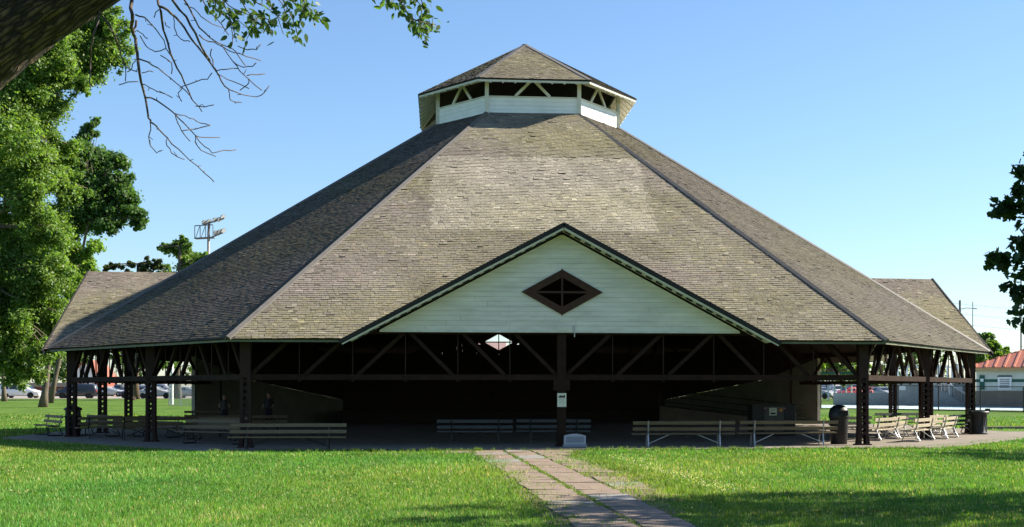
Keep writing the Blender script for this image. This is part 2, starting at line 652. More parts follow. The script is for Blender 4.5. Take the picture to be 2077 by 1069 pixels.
# car park and road behind the lawn, pool terrace on the right (laid along the rising ground)
def strip(name, pts, m, dz, label):
    b = MB()
    n = len(pts)
    b.add([(x, y, ground_z(x, y) + dz) for x, y in pts], [tuple(range(n))])
    return struct(b.build(name, m), label)


def grid_strip(name, x0, x1, y0, y1, m, dz, label, nx=10, ny=12):
    b = MB()
    vs, fs = [], []
    for j in range(ny + 1):
        for i in range(nx + 1):
            x = x0 + (x1 - x0) * i / nx
            y = y0 + (y1 - y0) * j / ny
            vs.append((x, y, ground_z(x, y) + dz))
    for j in range(ny):
        for i in range(nx):
            a = j * (nx + 1) + i
            fs.append((a, a + 1, a + nx + 2, a + nx + 1))
    b.v, b.f = vs, fs
    return struct(b.build(name, m), label)


grid_strip("road", -190, 200, 101, 165, M["asphalt"], 0.03, "pale grey car park beyond the lawn", 20, 20)

# ------------------------------------------------------------------ pavilion
PAV = tag(empty("pavilion", (0, 0, 0)), "large open octagonal park pavilion with shingled roof and louvred lantern on top", "pavilion")
ZLB = 14.42
LAN = dict(a=5.35, w=2.06, aS=4.21, wS=2.40)
LEV = dict(a=6.13, w=2.49, aS=5.10, wS=2.48)
HLE, HAP = 15.80, 18.87
T_, HP, PF, PS = 7.28, 7.57, 0.08, 0.47

low = [(-WL_, -A_), (WR_, -A_), (AS - 0.2, -WS), (AS - 0.2, WS), (W_, A_), (-W_, A_), (-AS + 0.08, WS), (-AS + 0.08, -WS)]
up = octa(**{'a': LAN['a'], 'w': LAN['w'], 'aS': LAN['aS'], 'wS': LAN['wS']})
V = Vector


def roof_deck():
    b = MB()
    for i in range(8):
        j = (i + 1) % 8
        p = [V((*low[i], HE)), V((*low[j], HE)), V((*up[j], ZLB)), V((*up[i], ZLB))]
        nrm = (p[1] - p[0]).cross(p[3] - p[0]).normalized()
        if i in (0, 2, 4, 6):          # a dormer cuts a triangle out of this slope
            side = i in (2, 6)
            mid = (p[0] + p[1]) / 2
            t = min(T_, (p[1] - p[0]).length / 2 - 0.05)
            sd = (p[1] - p[0]).normalized()
            rd = ((p[2] + p[3]) / 2 - mid)
            rd = rd - sd * rd.dot(sd)
            fr = (HP - HE) / (ZLB - HE)
            apex = mid + rd * fr
            fl_, fr_ = mid - sd * t, mid + sd * t
            for q in ([p[0], fl_, apex, p[3]], [fr_, p[1], p[2], apex], [apex, p[2], p[3]]):
                b.slab(q, nrm * -0.10)
        else:
            b.slab(p, nrm * -0.10)
    return b.build("roof", M["deck"], PAV)


ROOF = roof_deck()

# ---- shingles -----------------------------------------------------------
SH_V, SH_T = [], []           # quads of the joined field and their colours
SH_ONE = []                   # the nearest ones, objects of their own
EXPO = 0.136
rs = random.Random(3)


def shingle_colour(p, face):
    n1 = mnoise.noise(p * 0.55)
    n2 = mnoise.noise(p * V((0.16, 0.16, 0.5)) + V((7, 3, 1)))
    n3 = mnoise.noise(p * 2.2 + V((1, 9, 4)))
    n4 = mnoise.noise(V((p.x * 1.3 + p.y * .9, p.z * .10, 3.3)))
    g = 0.172 + 0.030 * n1 + 0.014 * n3 + 0.030 * n4 + rs.gauss(0, 0.010)
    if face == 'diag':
        g *= 0.47                      # corner slopes darkened in colour, standing in for grazing light
    if rs.random() < 0.04:
        g *= rs.uniform(1.2, 1.5)
    if rs.random() < 0.03:
        g *= rs.uniform(0.5, 0.75)
    lich = min(1, max(0, 0.30 + 0.8 * n2 + rs.gauss(0, 0.18)))       # yellow lichen
    pink = min(1, max(0, 0.25 - 0.9 * n2 + rs.gauss(0, 0.25)))
    if face == 'front' and -4.5 < p.x < 4.23 and 8.05 < p.z < 11.75:
        g *= 1.5                      # re-laid paler area, greyer and less overgrown
        lich *= 0.55
        pink *= 0.4
    if face == 'front' and p.z >= 11.6 and -3 < p.x < 3.2:
        g *= 1.05
    r_ = g * (1.10 + 0.04 * lich + 0.06 * pink)
    gg = g * (0.985 + 0.02 * lich - 0.03 * pink)
    bb = g * (0.78 - 0.22 * lich + 0.02 * pink)
    return (max(.02, r_), max(.02, gg), max(.015, bb))


def lay(O, sd, rd, nd, rmax, sL, sR, face, keep=0):
    """courses of split shingles on a plane: O origin, sd along the eave, rd up the slope, nd outwards.
    sL / sR = (value at r=0, value at r=rmax)"""
    lim = lambda q, r: q[0] + (q[1] - q[0]) * r / rmax
    nrow = int(rmax / EXPO) + 1
    for i in range(nrow):
        r0 = i * EXPO - 0.05
        r1 = r0 + EXPO + 0.05
        if r0 > rmax - 0.02:
            break
        r1 = min(r1, rmax)
        lo, hi = lim(sL, max(r0, 0)), lim(sR, max(r0, 0))
        lo1, hi1 = lim(sL, r1), lim(sR, r1)
        s = min(lo, lo1) - rs.uniform(0, 0.3)
        end = max(hi, hi1)
        rowj = rs.gauss(0, 0.002)
        while s < end:
            w = rs.choice((.14, .18, .21, .24, .28)) * rs.uniform(.92, 1.08)
            a, c = s + 0.004, s + w - 0.004
            s += w
            cl = lambda x, u, v: min(max(x, u), v)
            b0, b1 = cl(a, lo, hi), cl(c, lo, hi)
            t0, t1 = cl(a, lo1, hi1), cl(c, lo1, hi1)
            if b1 - b0 < 0.02 and t1 - t0 < 0.02:
                continue
            j = rs.gauss(0, 0.003) + rowj
            if rs.random() < 0.03:
                j += rs.uniform(-.03, .04)
            tb = 0.027 + rs.gauss(0, 0.003)
            if rs.random() < 0.015:
                tb += rs.uniform(0.008, 0.022)      # a curled shingle
            tb2 = tb + rs.gauss(0, 0.004)
            sag = 0.03 + 0.045 * mnoise.noise((O + sd * b0 + rd * r0) * 0.22)
            P = lambda ss, rr, nn: O + sd * ss + rd * rr + nd * (nn + sag)
            q = [P(b0, r0 + j, -0.01), P(b1, r0 + j, -0.01), P(t1, r1, 0.0), P(t0, r1, 0.0),
                 P(b0, r0 + j, tb), P(b1, r0 + j, tb2), P(t1, r1, 0.011), P(t0, r1, 0.011)]
            col = shingle_colour(P((b0 + b1) / 2, r0, 0), face)
            fcs = [(4, 5, 6, 7), (0, 1, 5, 4), (1, 2, 6, 5), (3, 0, 4, 7)]
            if keep and len(SH_ONE) < 300 and i < keep:
                SH_ONE.append((q, col))
            else:
                for n_, fc in enumerate(fcs):
                    SH_V.extend(q[k] for k in fc)
                    # dark end grain, plus course and joint shadow painted on butts and sides
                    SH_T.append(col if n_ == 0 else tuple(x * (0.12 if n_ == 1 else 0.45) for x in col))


def slope_frame(p0, p1, q0, q1):
    sd = (p1 - p0).normalized()
    rd = (q0 - p0) - sd * (q0 - p0).dot(sd)
    rmax = rd.length
    rd = rd / rmax
    nd = sd.cross(rd)
    return sd, rd, nd, rmax


DORMERS = []
for i in range(8):
    j = (i + 1) % 8
    p0, p1 = V((*low[i], HE)), V((*low[j], HE))
    q0, q1 = V((*up[i], ZLB)), V((*up[j], ZLB))
    sd, rd, nd, rmax = slope_frame(p0, p1, q0, q1)
    L0 = (p1 - p0).length
    sl1, sr1 = (q0 - p0).dot(sd), (q1 - p0).dot(sd)
    if i in (0, 2, 4, 6):
        mid = L0 / 2 if i != 0 else WL_ - 0.0
        t = min(T_, L0 / 2 - 0.1)
        fr = (HP - HE) / (ZLB - HE)
        rv = rmax * fr
        lim = lambda r, a, b: a + (b - a) * r / rmax
        face = 'front' if i == 0 else ('side' if i in (2, 6) else 'back')
        nlow = int(rv / EXPO)
        rv2 = nlow * EXPO
        k = rv2 / rv
        lay(p0, sd, rd, nd, rv2, (0, lim(rv2, 0, sl1)), (mid - t, mid - t * (1 - k)), face, keep=8 if i == 0 else 0)
        lay(p0, sd, rd, nd, rv2, (mid + t, mid + t * (1 - k)), (L0, lim(rv2, L0, sr1)), face, keep=17 if i == 0 else 0)
        lay(p0 + rd * rv2, sd, rd, nd, rmax - rv2, (lim(rv2, 0, sl1), sl1), (lim(rv2, L0, sr1), sr1), face)
        out = V((nd.x, nd.y, 0)).normalized()
        prj = PF if i in (0, 4) else PS
        centre = p0 + sd * mid
        run = (HP - HE) / (ZLB - HE) * (V((q0.x, q0.y, 0)) - V((p0.x, p0.y, 0))).dot(-out)
        DORMERS.append((i, centre, sd, out, t, prj, run))
        ridge_f = centre + out * prj + V((0, 0, HP - HE))
        ridge_b = centre - out * run + V((0, 0, HP - HE))
        for sg in (-1, 1):
            foot = centre + sd * (sg * t) + out * prj
            # frame: s runs along the ridge (into the roof), r up from the foot
            upv = ridge_f - foot
            rm = upv.length
            rdd = upv / rm
            sdd = -out
            ndd = sdd.cross(rdd)
            if ndd.z < 0:
                ndd = -ndd
            lay(foot, sdd, rdd, ndd, rm, (0, 0), (prj, prj + run), 'dormer')
    else:
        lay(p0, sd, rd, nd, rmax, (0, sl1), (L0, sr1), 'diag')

# lantern roof
le = [V((x, y, HLE)) for x, y in ((-2.49, -6.13), (2.49, -6.13), (5.10, -2.48), (5.10, 5.7), (2.49, 6.7), (-2.49, 6.7), (-5.10, 5.7), (-5.10, -2.48))]
apex = V((0, 0, HAP))
EX0 = EXPO
for i in range(8):
    j = (i + 1) % 8
    p0, p1 = le[i], le[j]
    sd = (p1 - p0).normalized()
    rv = apex - p0
    sa = rv.dot(sd)
    rd = rv - sd * sa
    rmax = rd.length
    rd = rd / rmax
    nd = sd.cross(rd)
    lay(p0, sd, rd, nd, rmax, (0, sa), ((p1 - p0).length, sa), 'lantern')

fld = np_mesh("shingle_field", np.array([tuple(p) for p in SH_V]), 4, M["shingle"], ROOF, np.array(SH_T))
fld["kind"] = "stuff"
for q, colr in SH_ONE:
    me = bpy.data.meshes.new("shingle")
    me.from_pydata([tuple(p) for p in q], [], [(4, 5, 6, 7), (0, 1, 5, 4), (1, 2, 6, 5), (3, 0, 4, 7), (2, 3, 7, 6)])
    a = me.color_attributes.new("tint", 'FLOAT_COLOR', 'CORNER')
    a.data.foreach_set("color", [x for f_ in range(5) for _ in range(4) for x in ((*colr, 1) if f_ == 0 else (colr[0] * .13, colr[1] * .13, colr[2] * .13, 1))])  # butt and side faces carry painted course shadow over dark end grain
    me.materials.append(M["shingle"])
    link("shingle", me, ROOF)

# hips, eave boards
for i in range(8):
    p, q = V((*low[i], HE)), V((*up[i], ZLB))
    d = (q - p).normalized()
    tang = V((-(p.y), p.x, 0)).normalized()
    b = MB()
    nrm = d.cross(tang).normalized()
    if nrm.z < 0:
        nrm = -nrm
    # folded metal cap: two narrow wings
    h = 0.12
    c0 = [p - d * 0.05 + nrm * 0.12, p - d * 0.05 + tang * h + nrm * 0.05, p - d * 0.05 - tang * h + nrm * 0.05]
    c1 = [x + (q - p) for x in c0]
    dn = nrm * -0.08
    b.add(c0 + c1 + [x + dn for x in c0 + c1], [(0, 1, 4, 3), (0, 3, 5, 2), (6, 9, 10, 7), (6, 8, 11, 9), (1, 7, 10, 4), (2, 5, 11, 8), (0, 2, 8, 6), (0, 6, 7, 1)])
    b.build("hip_cap", M["hipcap"], ROOF)
for i in range(8):
    j = (i + 1) % 8
    p, q = V((*low[i], HE - 0.075)), V((*low[j], HE - 0.075))
    inn = V((-(p.x + q.x), -(p.y + q.y), 0)).normalized()
    segs = [(p, q)]
    if i in (0, 2, 4, 6):
        mid = (p + q) / 2 if i != 0 else V((0, p.y, p.z))
        sd = (q - p).normalized()
        t = min(T_, (q - p).length / 2 - 0.1)
        segs = [(p, mid - sd * t), (mid + sd * t, q)]
    for a, c in segs:
        if (c - a).length > 0.3:
            MB().bar(a + inn * 0.03, c + inn * 0.03, 0.035, 0.075).build("eave_board", M["eave"], ROOF)
            MB().bar(a + inn * 0.005 + V((0, 0, 0.085)), c + inn * 0.005 + V((0, 0, 0.085)), 0.07, 0.05).build("drip_edge", M["darkrake"], ROOF)

# ---- dormers ---------------------------------------------------------------
def dormer(idx, centre, sd, out, t, prj, run):
    D = MB()
    rf = centre + out * prj + V((0, 0, HP - HE))
    rb = centre - out * run + V((0, 0, HP - HE))
    fl_, fr_ = centre + out * prj - sd * t, centre + out * prj + sd * t
    for q in ([fl_, rf, rb], [fr_, rb, rf]):
        nrm = (q[1] - q[0]).cross(q[2] - q[0]).normalized()
        if nrm.z > 0:
            nrm = -nrm
        D.slab(q, nrm * 0.09)
    root = D.build("dormer", M["deck"], PAV)
    slope = (HP - HE) / t
    # dark shingle edge, white barge boards, soffit strip with vent slots
    for sg, ft in ((-1, fl_), (1, fr_)):
        d = (rf - ft).normalized()
        nn = V((0, 0, 1)) - d * d.z
        nn.normalize()
        MB().bar(ft - d * 0.25 + out * 0.03 + nn * 0.015, rf + out * 0.03 + nn * 0.015 + d * 0.02, 0.07, 0.13, nn).build("rake_edge", M["darkrake"], root)
        MB().bar(ft - d * 0.2 + out * 0.0 - nn * 0.095, rf - nn * 0.095, 0.04, 0.045, nn).build("barge_board", M["whitetrim"], root)
        # white soffit between barge board and gable wall
        w0 = 0.62 + prj
        MB().bar(ft - out * (w0 / 2) - nn * 0.125 + d * 0.1, rf - out * (w0 / 2) - nn * 0.125, w0, 0.02, nn).build("soffit", M["whitetrim"], root)
        if idx == 0:
            n = 20
            for k in range(n):
                c = ft + (rf - ft) * ((k + 1.2) / (n + 0.8)) - out * (0.16 + prj * 0.5) - nn * 0.16
                MB().bar(c - d * 0.12, c + d * 0.12, 0.10, 0.05, nn).build("lookout_block", M["darkrake"], root)
    # gable wall of lapped boards round a diamond window
    wall = centre - out * 0.60
    xc = 0.40 if idx == 4 else 0.0
    zb, zt = (4.02 if idx != 4 else 3.92), HP - 0.26
    lining = MB()          # dark unpainted boarding on the inside
    bh = 0.165
    zc, dw, dh = (5.06 if idx == 4 else 5.34), 1.40, 0.78            # diamond centre height, half width, half height (outer edge of frame)
    z = zb
    nrow = int((zt - zb) / bh)
    lim = lambda zz: max(0.02, (HP - (0.24 if idx != 4 else 0.10) - zz) / slope)
    half = min(t - 0.35, 6.2) if idx != 4 else t - 0.1

    def board(x00, x01, x10, x11, z0, z1):
        if x01 - x00 > 3.4 and min(x01, x11) - max(x00, x10) > 2.2:       # long runs are butted from shorter boards
            c_ = max(x00, x10) + (min(x01, x11) - max(x00, x10)) * rs.uniform(.3, .7)
            board(x00, c_ - .002, x10, c_ - .002, z0, z1)
            board(c_ + .002, x01, c_ + .002, x11, z0, z1)
            return
        b = MB()
        jg = rs.uniform(-.004, .004)
        o0, o1 = 0.028 + jg, 0.014 + jg
        P = lambda x, zz, o: wall + sd * x + V((0, 0, zz - HE)) + out * o
        b.add([P(x00, z0, o0), P(x01, z0, o0), P(x11, z1, o1), P(x10, z1, o1), P(x00, z0, 0), P(x01, z0, 0), P(x11, z1, -0.01), P(x10, z1, -0.01)],
              [(0, 1, 2, 3), (4, 7, 6, 5), (0, 4, 5, 1), (1, 5, 6, 2), (2, 6, 7, 3), (3, 7, 4, 0)])
        b.build("siding_board", M["white"], root)
        lining.slab([P(x00, z0, -.02), P(x01, z0, -.02), P(x11, z1 + .003, -.02), P(x10, z1 + .003, -.02)], out * -.02)
    for k in range(nrow + 1):
        z0 = zb + k * bh
        z1 = min(z0 + bh - 0.004, HP - 0.27)
        if z1 - z0 < 0.03:
            continue
        e0, e1 = min(half, lim(z0)), min(half, lim(z1))
        f = lambda zz: max(0, dw - 0.12 - abs(zz - zc) * (dw / dh))
        h0, h1 = f(z0), f(z1)
        if z0 < zc < z1:
            h0 = h1 = dw - 0.12
        if h0 <= 0 and h1 <= 0:
            board(-e0, e0, -e1, e1, z0, z1)
        else:
            board(-e0, xc - h0, -e1, xc - h1, z0, z1)
            board(xc + h0, e0, xc + h1, e1, z0, z1)
    lining.build("lining", M["deck"], root)
    # diamond frame and glazing bars, open
    P = lambda x, zz, o: wall + sd * x + V((0, 0, zz - HE)) + out * o
    P0 = P
    P = lambda x, zz, o: P0(x + xc, zz, o)
    cs = [(-dw, zc), (0, zc + dh), (dw, zc), (0, zc - dh)]
    for k in range(4):
        (x0, z0), (x1, z1) = cs[k], cs[(k + 1) % 4]
        s_ = 0.66
        b = MB()
        pts = [P(x0, z0, 0.075), P(x1, z1, 0.075), P(x1 * s_, zc + (z1 - zc) * s_, 0.075), P(x0 * s_, zc + (z0 - zc) * s_, 0.075)]
        b.slab(pts, -out * 0.16)
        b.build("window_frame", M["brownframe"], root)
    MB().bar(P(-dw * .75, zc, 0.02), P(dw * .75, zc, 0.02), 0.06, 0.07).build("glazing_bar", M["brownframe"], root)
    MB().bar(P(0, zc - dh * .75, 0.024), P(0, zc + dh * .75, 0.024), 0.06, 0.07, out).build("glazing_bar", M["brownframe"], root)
    P = P0
    MB().bar(P(-half, zb - 0.035, 0.02), P(half, zb - 0.035, 0.02), 0.07, 0.07).build("bottom_trim", M["whitetrim"], root)
    if idx == 0:
        # small patched board and pipe above the middle post
        MB().bar(P(-0.25, 4.10, 0.05), P(0.33, 4.10, 0.05), 0.03, 0.15).build("patch_board", M["white"], root)
        MB().tube([P(0.42, 4.2, 0.07), P(0.42, 3.80, 0.07)], 0.02, 8).build("pipe", M["steel"], root)


for dd in DORMERS:
    dormer(*dd)

# ---- columns and trusses ---------------------------------------------------
def column(x, y, rz, single, zt=4.15):
    cw, cd = 0.36, 0.30
    b = MB()
    for sg in (-1, 1):
        b.box((sg * (cw / 2 - 0.012), 0, zt / 2 + 0.03), (0.024, cd, zt))
        for s2 in (-1, 1):
            b.box((sg * (cw / 2 - 0.066), s2 * (cd / 2 - 0.009), zt / 2 + 0.03), (0.084, 0.018, zt))
    b.box((0, 0, 0.065), (cw + 0.18, cd + 0.2, 0.04))
    for sg in (-1, 1):     # flared foot
        b.add([(sg * cw / 2, -cd / 2, 0.08), (sg * (cw / 2 + 0.05), -cd / 2, 0.08), (sg * cw / 2, -cd / 2, 0.42), (sg * cw / 2, cd / 2, 0.08), (sg * (cw / 2 + 0.05), cd / 2, 0.08), (sg * cw / 2, cd / 2, 0.42)],
              [(0, 1, 2), (3, 5, 4), (1, 4, 5, 2), (0, 3, 4, 1)])
    o = b.build("column", M["brownsteel"], PAV)
    o.location = (x, y, 0)
    o.rotation_euler = (0, 0, rz)
    n = 9
    z0, z1 = 0.35, 2.40
    dz = (z1 - z0) / n
    jm = MB()
    for s2 in (-1, 1):
        yy = s2 * (cd / 2 + 0.006)
        for k in range(n):
            for dr in (1, -1):
                p = V((-dr * (cw / 2 - 0.05), yy + (0.004 if dr > 0 else -0.004), z0 + k * dz))
                q = V((dr * (cw / 2 - 0.05), yy + (0.004 if dr > 0 else -0.004), z0 + (k + 1) * dz))
                if single and s2 == -1:
                    MB().bar(p, q, 0.008, 0.038).build("lacing_bar", M["brownsteel"], o)
                else:
                    jm.bar(p, q, 0.008, 0.038)
    jm.build("lacing", M["brownsteel"], o)["kind"] = "stuff"
    MB().box((0, 0, (z1 + zt) / 2), (cw - 0.03, cd + 0.03, zt - z1)).build("gusset_plate", M["brownsteel"], o)
    return o


ang_l = math.atan2(WCS - AC, -ACS + WC)
ring = []
FCL, FCR, FM = (-WC, -AC), (WC, -AC), (0, -AC)
SL, SR_ = (-ACS, -WCS), (ACS, -WCS)
DL, DR = (-15.0, -13.7), (15.15, -13.6)
column(*FCL, 0, True)
column(*FCR, 0, True)
column(*DL, 0, True)
column(*DR, 0, True)
column(*SL, 0, True)
column(*SR_, 0, True)
for y in (-2.6, 2.6, 7.76):
    column(-ACS, y, 0, False)
    column(ACS, y, 0, False)
for sx in (-1, 1):
    for fr in (0.333, 0.667):
        column(sx * (ACS + (WC - ACS) * fr), WCS + (AC - WCS) * fr, 0, False)
    column(sx * WC, AC, 0, False)
column(0, AC, 0, False)
# middle post of the front, a plain boxed timber with a bolster under the beam
b = MB()
b.box((0, -AC, 2.05), (0.30, 0.30, 4.0))
b.box((0, -AC, 0.07), (0.42, 0.42, 0.05))
mp_ = b.build("column", M["brown"], PAV)
MB().box((0, -AC, 2.15), (0.56, 0.36, 0.36)).build("bolster", M["brown"], mp_)


def truss(p, q, n=6, front=False):
    """bottom beam, top plate, n leaning braces that meet in the middle, thin iron rods"""
    p, q = V((*p, 0)), V((*q, 0))
    d = q - p
    up_ = V((0, 0, 1))
    side = up_.cross(d).normalized()
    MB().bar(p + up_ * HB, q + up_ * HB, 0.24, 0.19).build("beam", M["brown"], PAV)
    MB().bar(p + up_ * 3.98, q + up_ * 3.98, 0.20, 0.18).build("top_plate", M["brown"], PAV)
    for k in range(n):
        a, c = p + d * ((k + 0.10) / n), p + d * ((k + 0.96) / n)
        if k < n / 2:
            lo_, hi_ = a, c
        else:
            lo_, hi_ = c - d * (0.06 / n), a
        MB().bar(lo_ + up_ * (HB + 0.08), hi_ + up_ * 3.92, 0.12, 0.125).build("brace", M["brown"], PAV)
    for k in range(1, n):
        c = p + d * (k / n)
        MB().tube([c + up_ * (HB - 0.16), c + up_ * 3.95], 0.018, 6).build("tie_rod", M["brownsteel"], PAV)
        MB().box(c + up_ * (HB - 0.125), (0.09, 0.09, 0.05)).build("rod_nut", M["brownsteel"], PAV)


truss(FCL, FM)
truss(FM, FCR)
truss(FCR, DR)
truss(DR, SR_)
truss(SL, DL)
truss(DL, FCL)
for sx in (-1, 1):
    pts = [(sx * ACS, -7.76), (sx * ACS, -2.6), (sx * ACS, 2.6), (sx * ACS, 7.76), (sx * (ACS + (WC - ACS) * .333), WCS + (AC - WCS) * .333), (sx * (ACS + (WC - ACS) * .667), WCS + (AC - WCS) * .667), (sx * WC, AC)]
    for a, c in zip(pts[:-1], pts[1:]):
        truss(a, c, 4)
truss((-WC, AC), (0, AC), 6)
truss((0, AC), (WC, AC), 6)
# rafters under the eaves and inner tie beams
for i in range(8):
    j = (i + 1) % 8
    p0, p1 = V((*low[i], HE)), V((*low[j], HE))
    q0, q1 = V((*up[i], ZLB)), V((*up[j], ZLB))
    L0 = (p1 - p0).length
    n = int(L0 / 1.5)
    sd, rd, nd, rmax = slope_frame(p0, p1, q0, q1)
    for k in range(1, n):
        s = L0 * k / n
        if i in (0, 2, 4, 6) and abs(s - L0 / 2) < T_ + 0.2:
            continue
        sl1, sr1 = (q0 - p0).dot(sd), L0 - (q1 - p0).dot(sd)
        run_ = min(5.0, rmax * min(s / sl1, (L0 - s) / sr1) - 0.5)
        if run_ < 0.6:
            continue
        a = p0 + sd * s - nd * 0.19 + rd * 0.12
        MB().bar(a, a + rd * run_, 0.09, 0.17, nd).build("rafter", M["brown"], PAV)

# ---- lantern ---------------------------------------------------------------
lw = [V((x, y, 0)) for x, y in octa(LAN['a'], LAN['w'], LAN['aS'], LAN['wS'])]
b = MB()
for i in range(8):
    j = (i + 1) % 8
    q = [le[i], le[j], apex]
    nrm = (q[1] - q[0]).cross(q[2] - q[0]).normalized()
    b.slab([p + nrm * -0.005 for p in q], nrm * -0.10)
LANT = b.build("lantern", M["deck"], PAV)
for i in range(8):
    j = (i + 1) % 8
    p, q = lw[i], lw[j]
    d = (q - p).normalized()
    out = V((d.y, -d.x, 0))
    for r in range(5):
        z0 = 14.22 + r * 0.185
        MB().bar(p + V((0, 0, z0 + 0.09)) + out * 0.012, q + V((0, 0, z0 + 0.09)) + out * 0.012, 0.05 + 0.004 * (r % 2), 0.178).build("siding_board", M["lanternwhite"], LANT)
    MB().bar(p + V((0, 0, 15.165)) + out * 0.03, q + V((0, 0, 15.165)) + out * 0.03, 0.11, 0.05).build("sill", M["whitetrim"], LANT)
    MB().bar(p + V((0, 0, 15.98)) + out * 0.0, q + V((0, 0, 15.98)) + out * 0.0, 0.12, 0.16).build("head_rail", M["whitetrim"], LANT)
    MB().bar(p + V((0, 0, 14.2)) + out * 0.05, p + V((0, 0, 16.05)) + out * 0.05, 0.17, 0.17, (0, 1, 0)).build("post", M["whitetrim"], LANT)
    L0 = (q - p).length
    m_ = (p + q) / 2
    for sg in (-1, 1):
        MB().bar(m_ + d * (sg * 0.06) + V((0, 0, 15.92)), m_ + d * (sg * L0 * 0.19) + V((0, 0, 15.2)), 0.07, 0.12).build("brace", M["whitetrim"], LANT)
    # white boarded soffit and eave board
    e0, e1 = le[i], le[j]
    dn = V((0, 0, -0.125))
    w0, w1 = p + out * 0.06 + V((0, 0, 16.19)), q + out * 0.06 + V((0, 0, 16.19))
    fn = (e1 - e0).cross(apex - e0).normalized()
    wz = lambda pt: e0.z - (fn.x * (pt.x - e0.x) + fn.y * (pt.y - e0.y)) / fn.z
    qd = [e0 * 1.0 + dn, e1 + dn, V((w1.x, w1.y, wz(w1))) + dn, V((w0.x, w0.y, wz(w0))) + dn]
    MB().slab(qd, (0, 0, -0.02)).build("soffit", M["whitetrim"], LANT)
    for k in range(1, 9):
        a_ = qd[0] + (qd[1] - qd[0]) * k / 9
        c_ = qd[3] + (qd[2] - qd[3]) * k / 9
        MB().bar(a_ + V((0, 0, -0.045)), c_ + V((0, 0, -0.045)), 0.05, 0.05).build("soffit_batten", M["whitetrim"], LANT)
    MB().bar(e0 + V((0, 0, -0.085)), e1 + V((0, 0, -0.085)), 0.03, 0.07).build("eave_board", M["whitetrim"], LANT)
    MB().bar(e0 + V((0, 0, -0.02)) + out * 0.01, e1 + V((0, 0, -0.02)) + out * 0.01, 0.06, 0.045).build("drip_edge", M["darkrake"], LANT)
    # hip of the lantern roof
    d2 = (apex - e0).normalized()
    tg = V((-e0.y, e0.x, 0)).normalized()
    nn = d2.cross(tg)
    if nn.z < 0:
        nn = -nn
    MB().bar(e0 + nn * 0.03, apex + nn * 0.03, 0.24, 0.05, nn).build("hip_cap", M["hipcap"], LANT)

# ------------------------------------------------------------------ stage shell at the back of the pavilion
def stage_shell():
    root = tag(empty("stage_shell", (0, 14, 0.045)), "cream walled stage shell with sloping side walls at back of pavilion", "stage")
    rel = (0, 14, 0.045)
    for sx in (-1, 1):
        o, i = V((sx * 17.6, 10.4, 0.05)), V((sx * 10.2, 18.9, 0.05))
        dn = (i - o).normalized()
        nr = V((-dn.y, dn.x, 0)) * 0.12
        P = lambda t, z: o + (i - o) * t + V((0, 0, z))
        b = MB()
        b.slab([P(0, 0), P(1, 0), P(1, 1.35), P(0.33, 2.55), P(0, 3.75)], nr * (1 if sx > 0 else -1))
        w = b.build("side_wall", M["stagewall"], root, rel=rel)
        # dark boarded hood above the sloping top of the wall
        b = MB()
        b.slab([P(0.0, 3.77), P(0.33, 2.57), P(1, 1.37), P(1, 4.4), P(0, 4.4)], nr * (1 if sx > 0 else -1))
        b.build("hood_board", M["deck"], root, rel=rel)
        b = MB()
        b.bar(P(-0.01, 0), P(-0.01, 3.8), 0.16, 0.16, (0, 1, 0))
        b.build("corner_post", M["whitetrim"], root, rel=rel)
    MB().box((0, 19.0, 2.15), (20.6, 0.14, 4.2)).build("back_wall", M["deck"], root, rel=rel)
    for sx in (-1, 1):      # boarding that closes the rear slopes beside the shell
        p, q = V((sx * 17.7, 10.6, 0)), V((sx * 10.4, 19.3, 0))
    # stage floor
    b = MB()
    b.slab([(-9.9, 15.8, 0.75), (-9.9, 18.9, 0.75), (9.9, 18.9, 0.75), (9.9, 15.8, 0.75)], (0, 0, -0.7))
    b.build("stage_floor", M["deck"], root, rel=rel)


stage_shell()


def ramp_rail():
    # ramp with pipe railing running up along the right side wall
    p, q = V((9.0, 14.2, 0.045)), V((16.0, 9.2, 0.045))
    root = tag(empty("ramp", (12.5, 11.7, 0.045)), "concrete ramp with black pipe railing beside right stage wall", "ramp")
    rel = (12.5, 11.7, 0.045)
    d = (q - p).normalized()
    s = V((-d.y, d.x, 0))
    b = MB()
    h0, h1 = 1.0, 0.12
    b.add([p, q, q + s * 1.4, p + s * 1.4, p + V((0, 0, h0)), q + V((0, 0, h1)), q + s * 1.4 + V((0, 0, h1)), p + s * 1.4 + V((0, 0, h0))],
          [(0, 3, 2, 1), (4, 5, 6, 7), (0, 1, 5, 4), (1, 2, 6, 5), (2, 3, 7, 6), (3, 0, 4, 7)])
    b.build("ramp_body", M["concrete"], root, rel=rel)
    L = (q - p).length
    top = lambda t: p + d * (L * t) + V((0, 0, h0 + (h1 - h0) * t))
    for k in range(5):
        t = k / 4
        MB().tube([top(t), top(t) + V((0, 0, 1.0))], 0.03, 8).build("rail_post", M["black"], root, rel=rel)
    for hh in (0.3, 0.65, 1.0):
        MB().tube([top(0) + V((0, 0, hh)), top(1) + V((0, 0, hh)), top(1) + d * 0.5 + V((0, 0, hh - 0.05))], 0.026, 8).build("rail", M["black"], root, rel=rel)


ramp_rail()

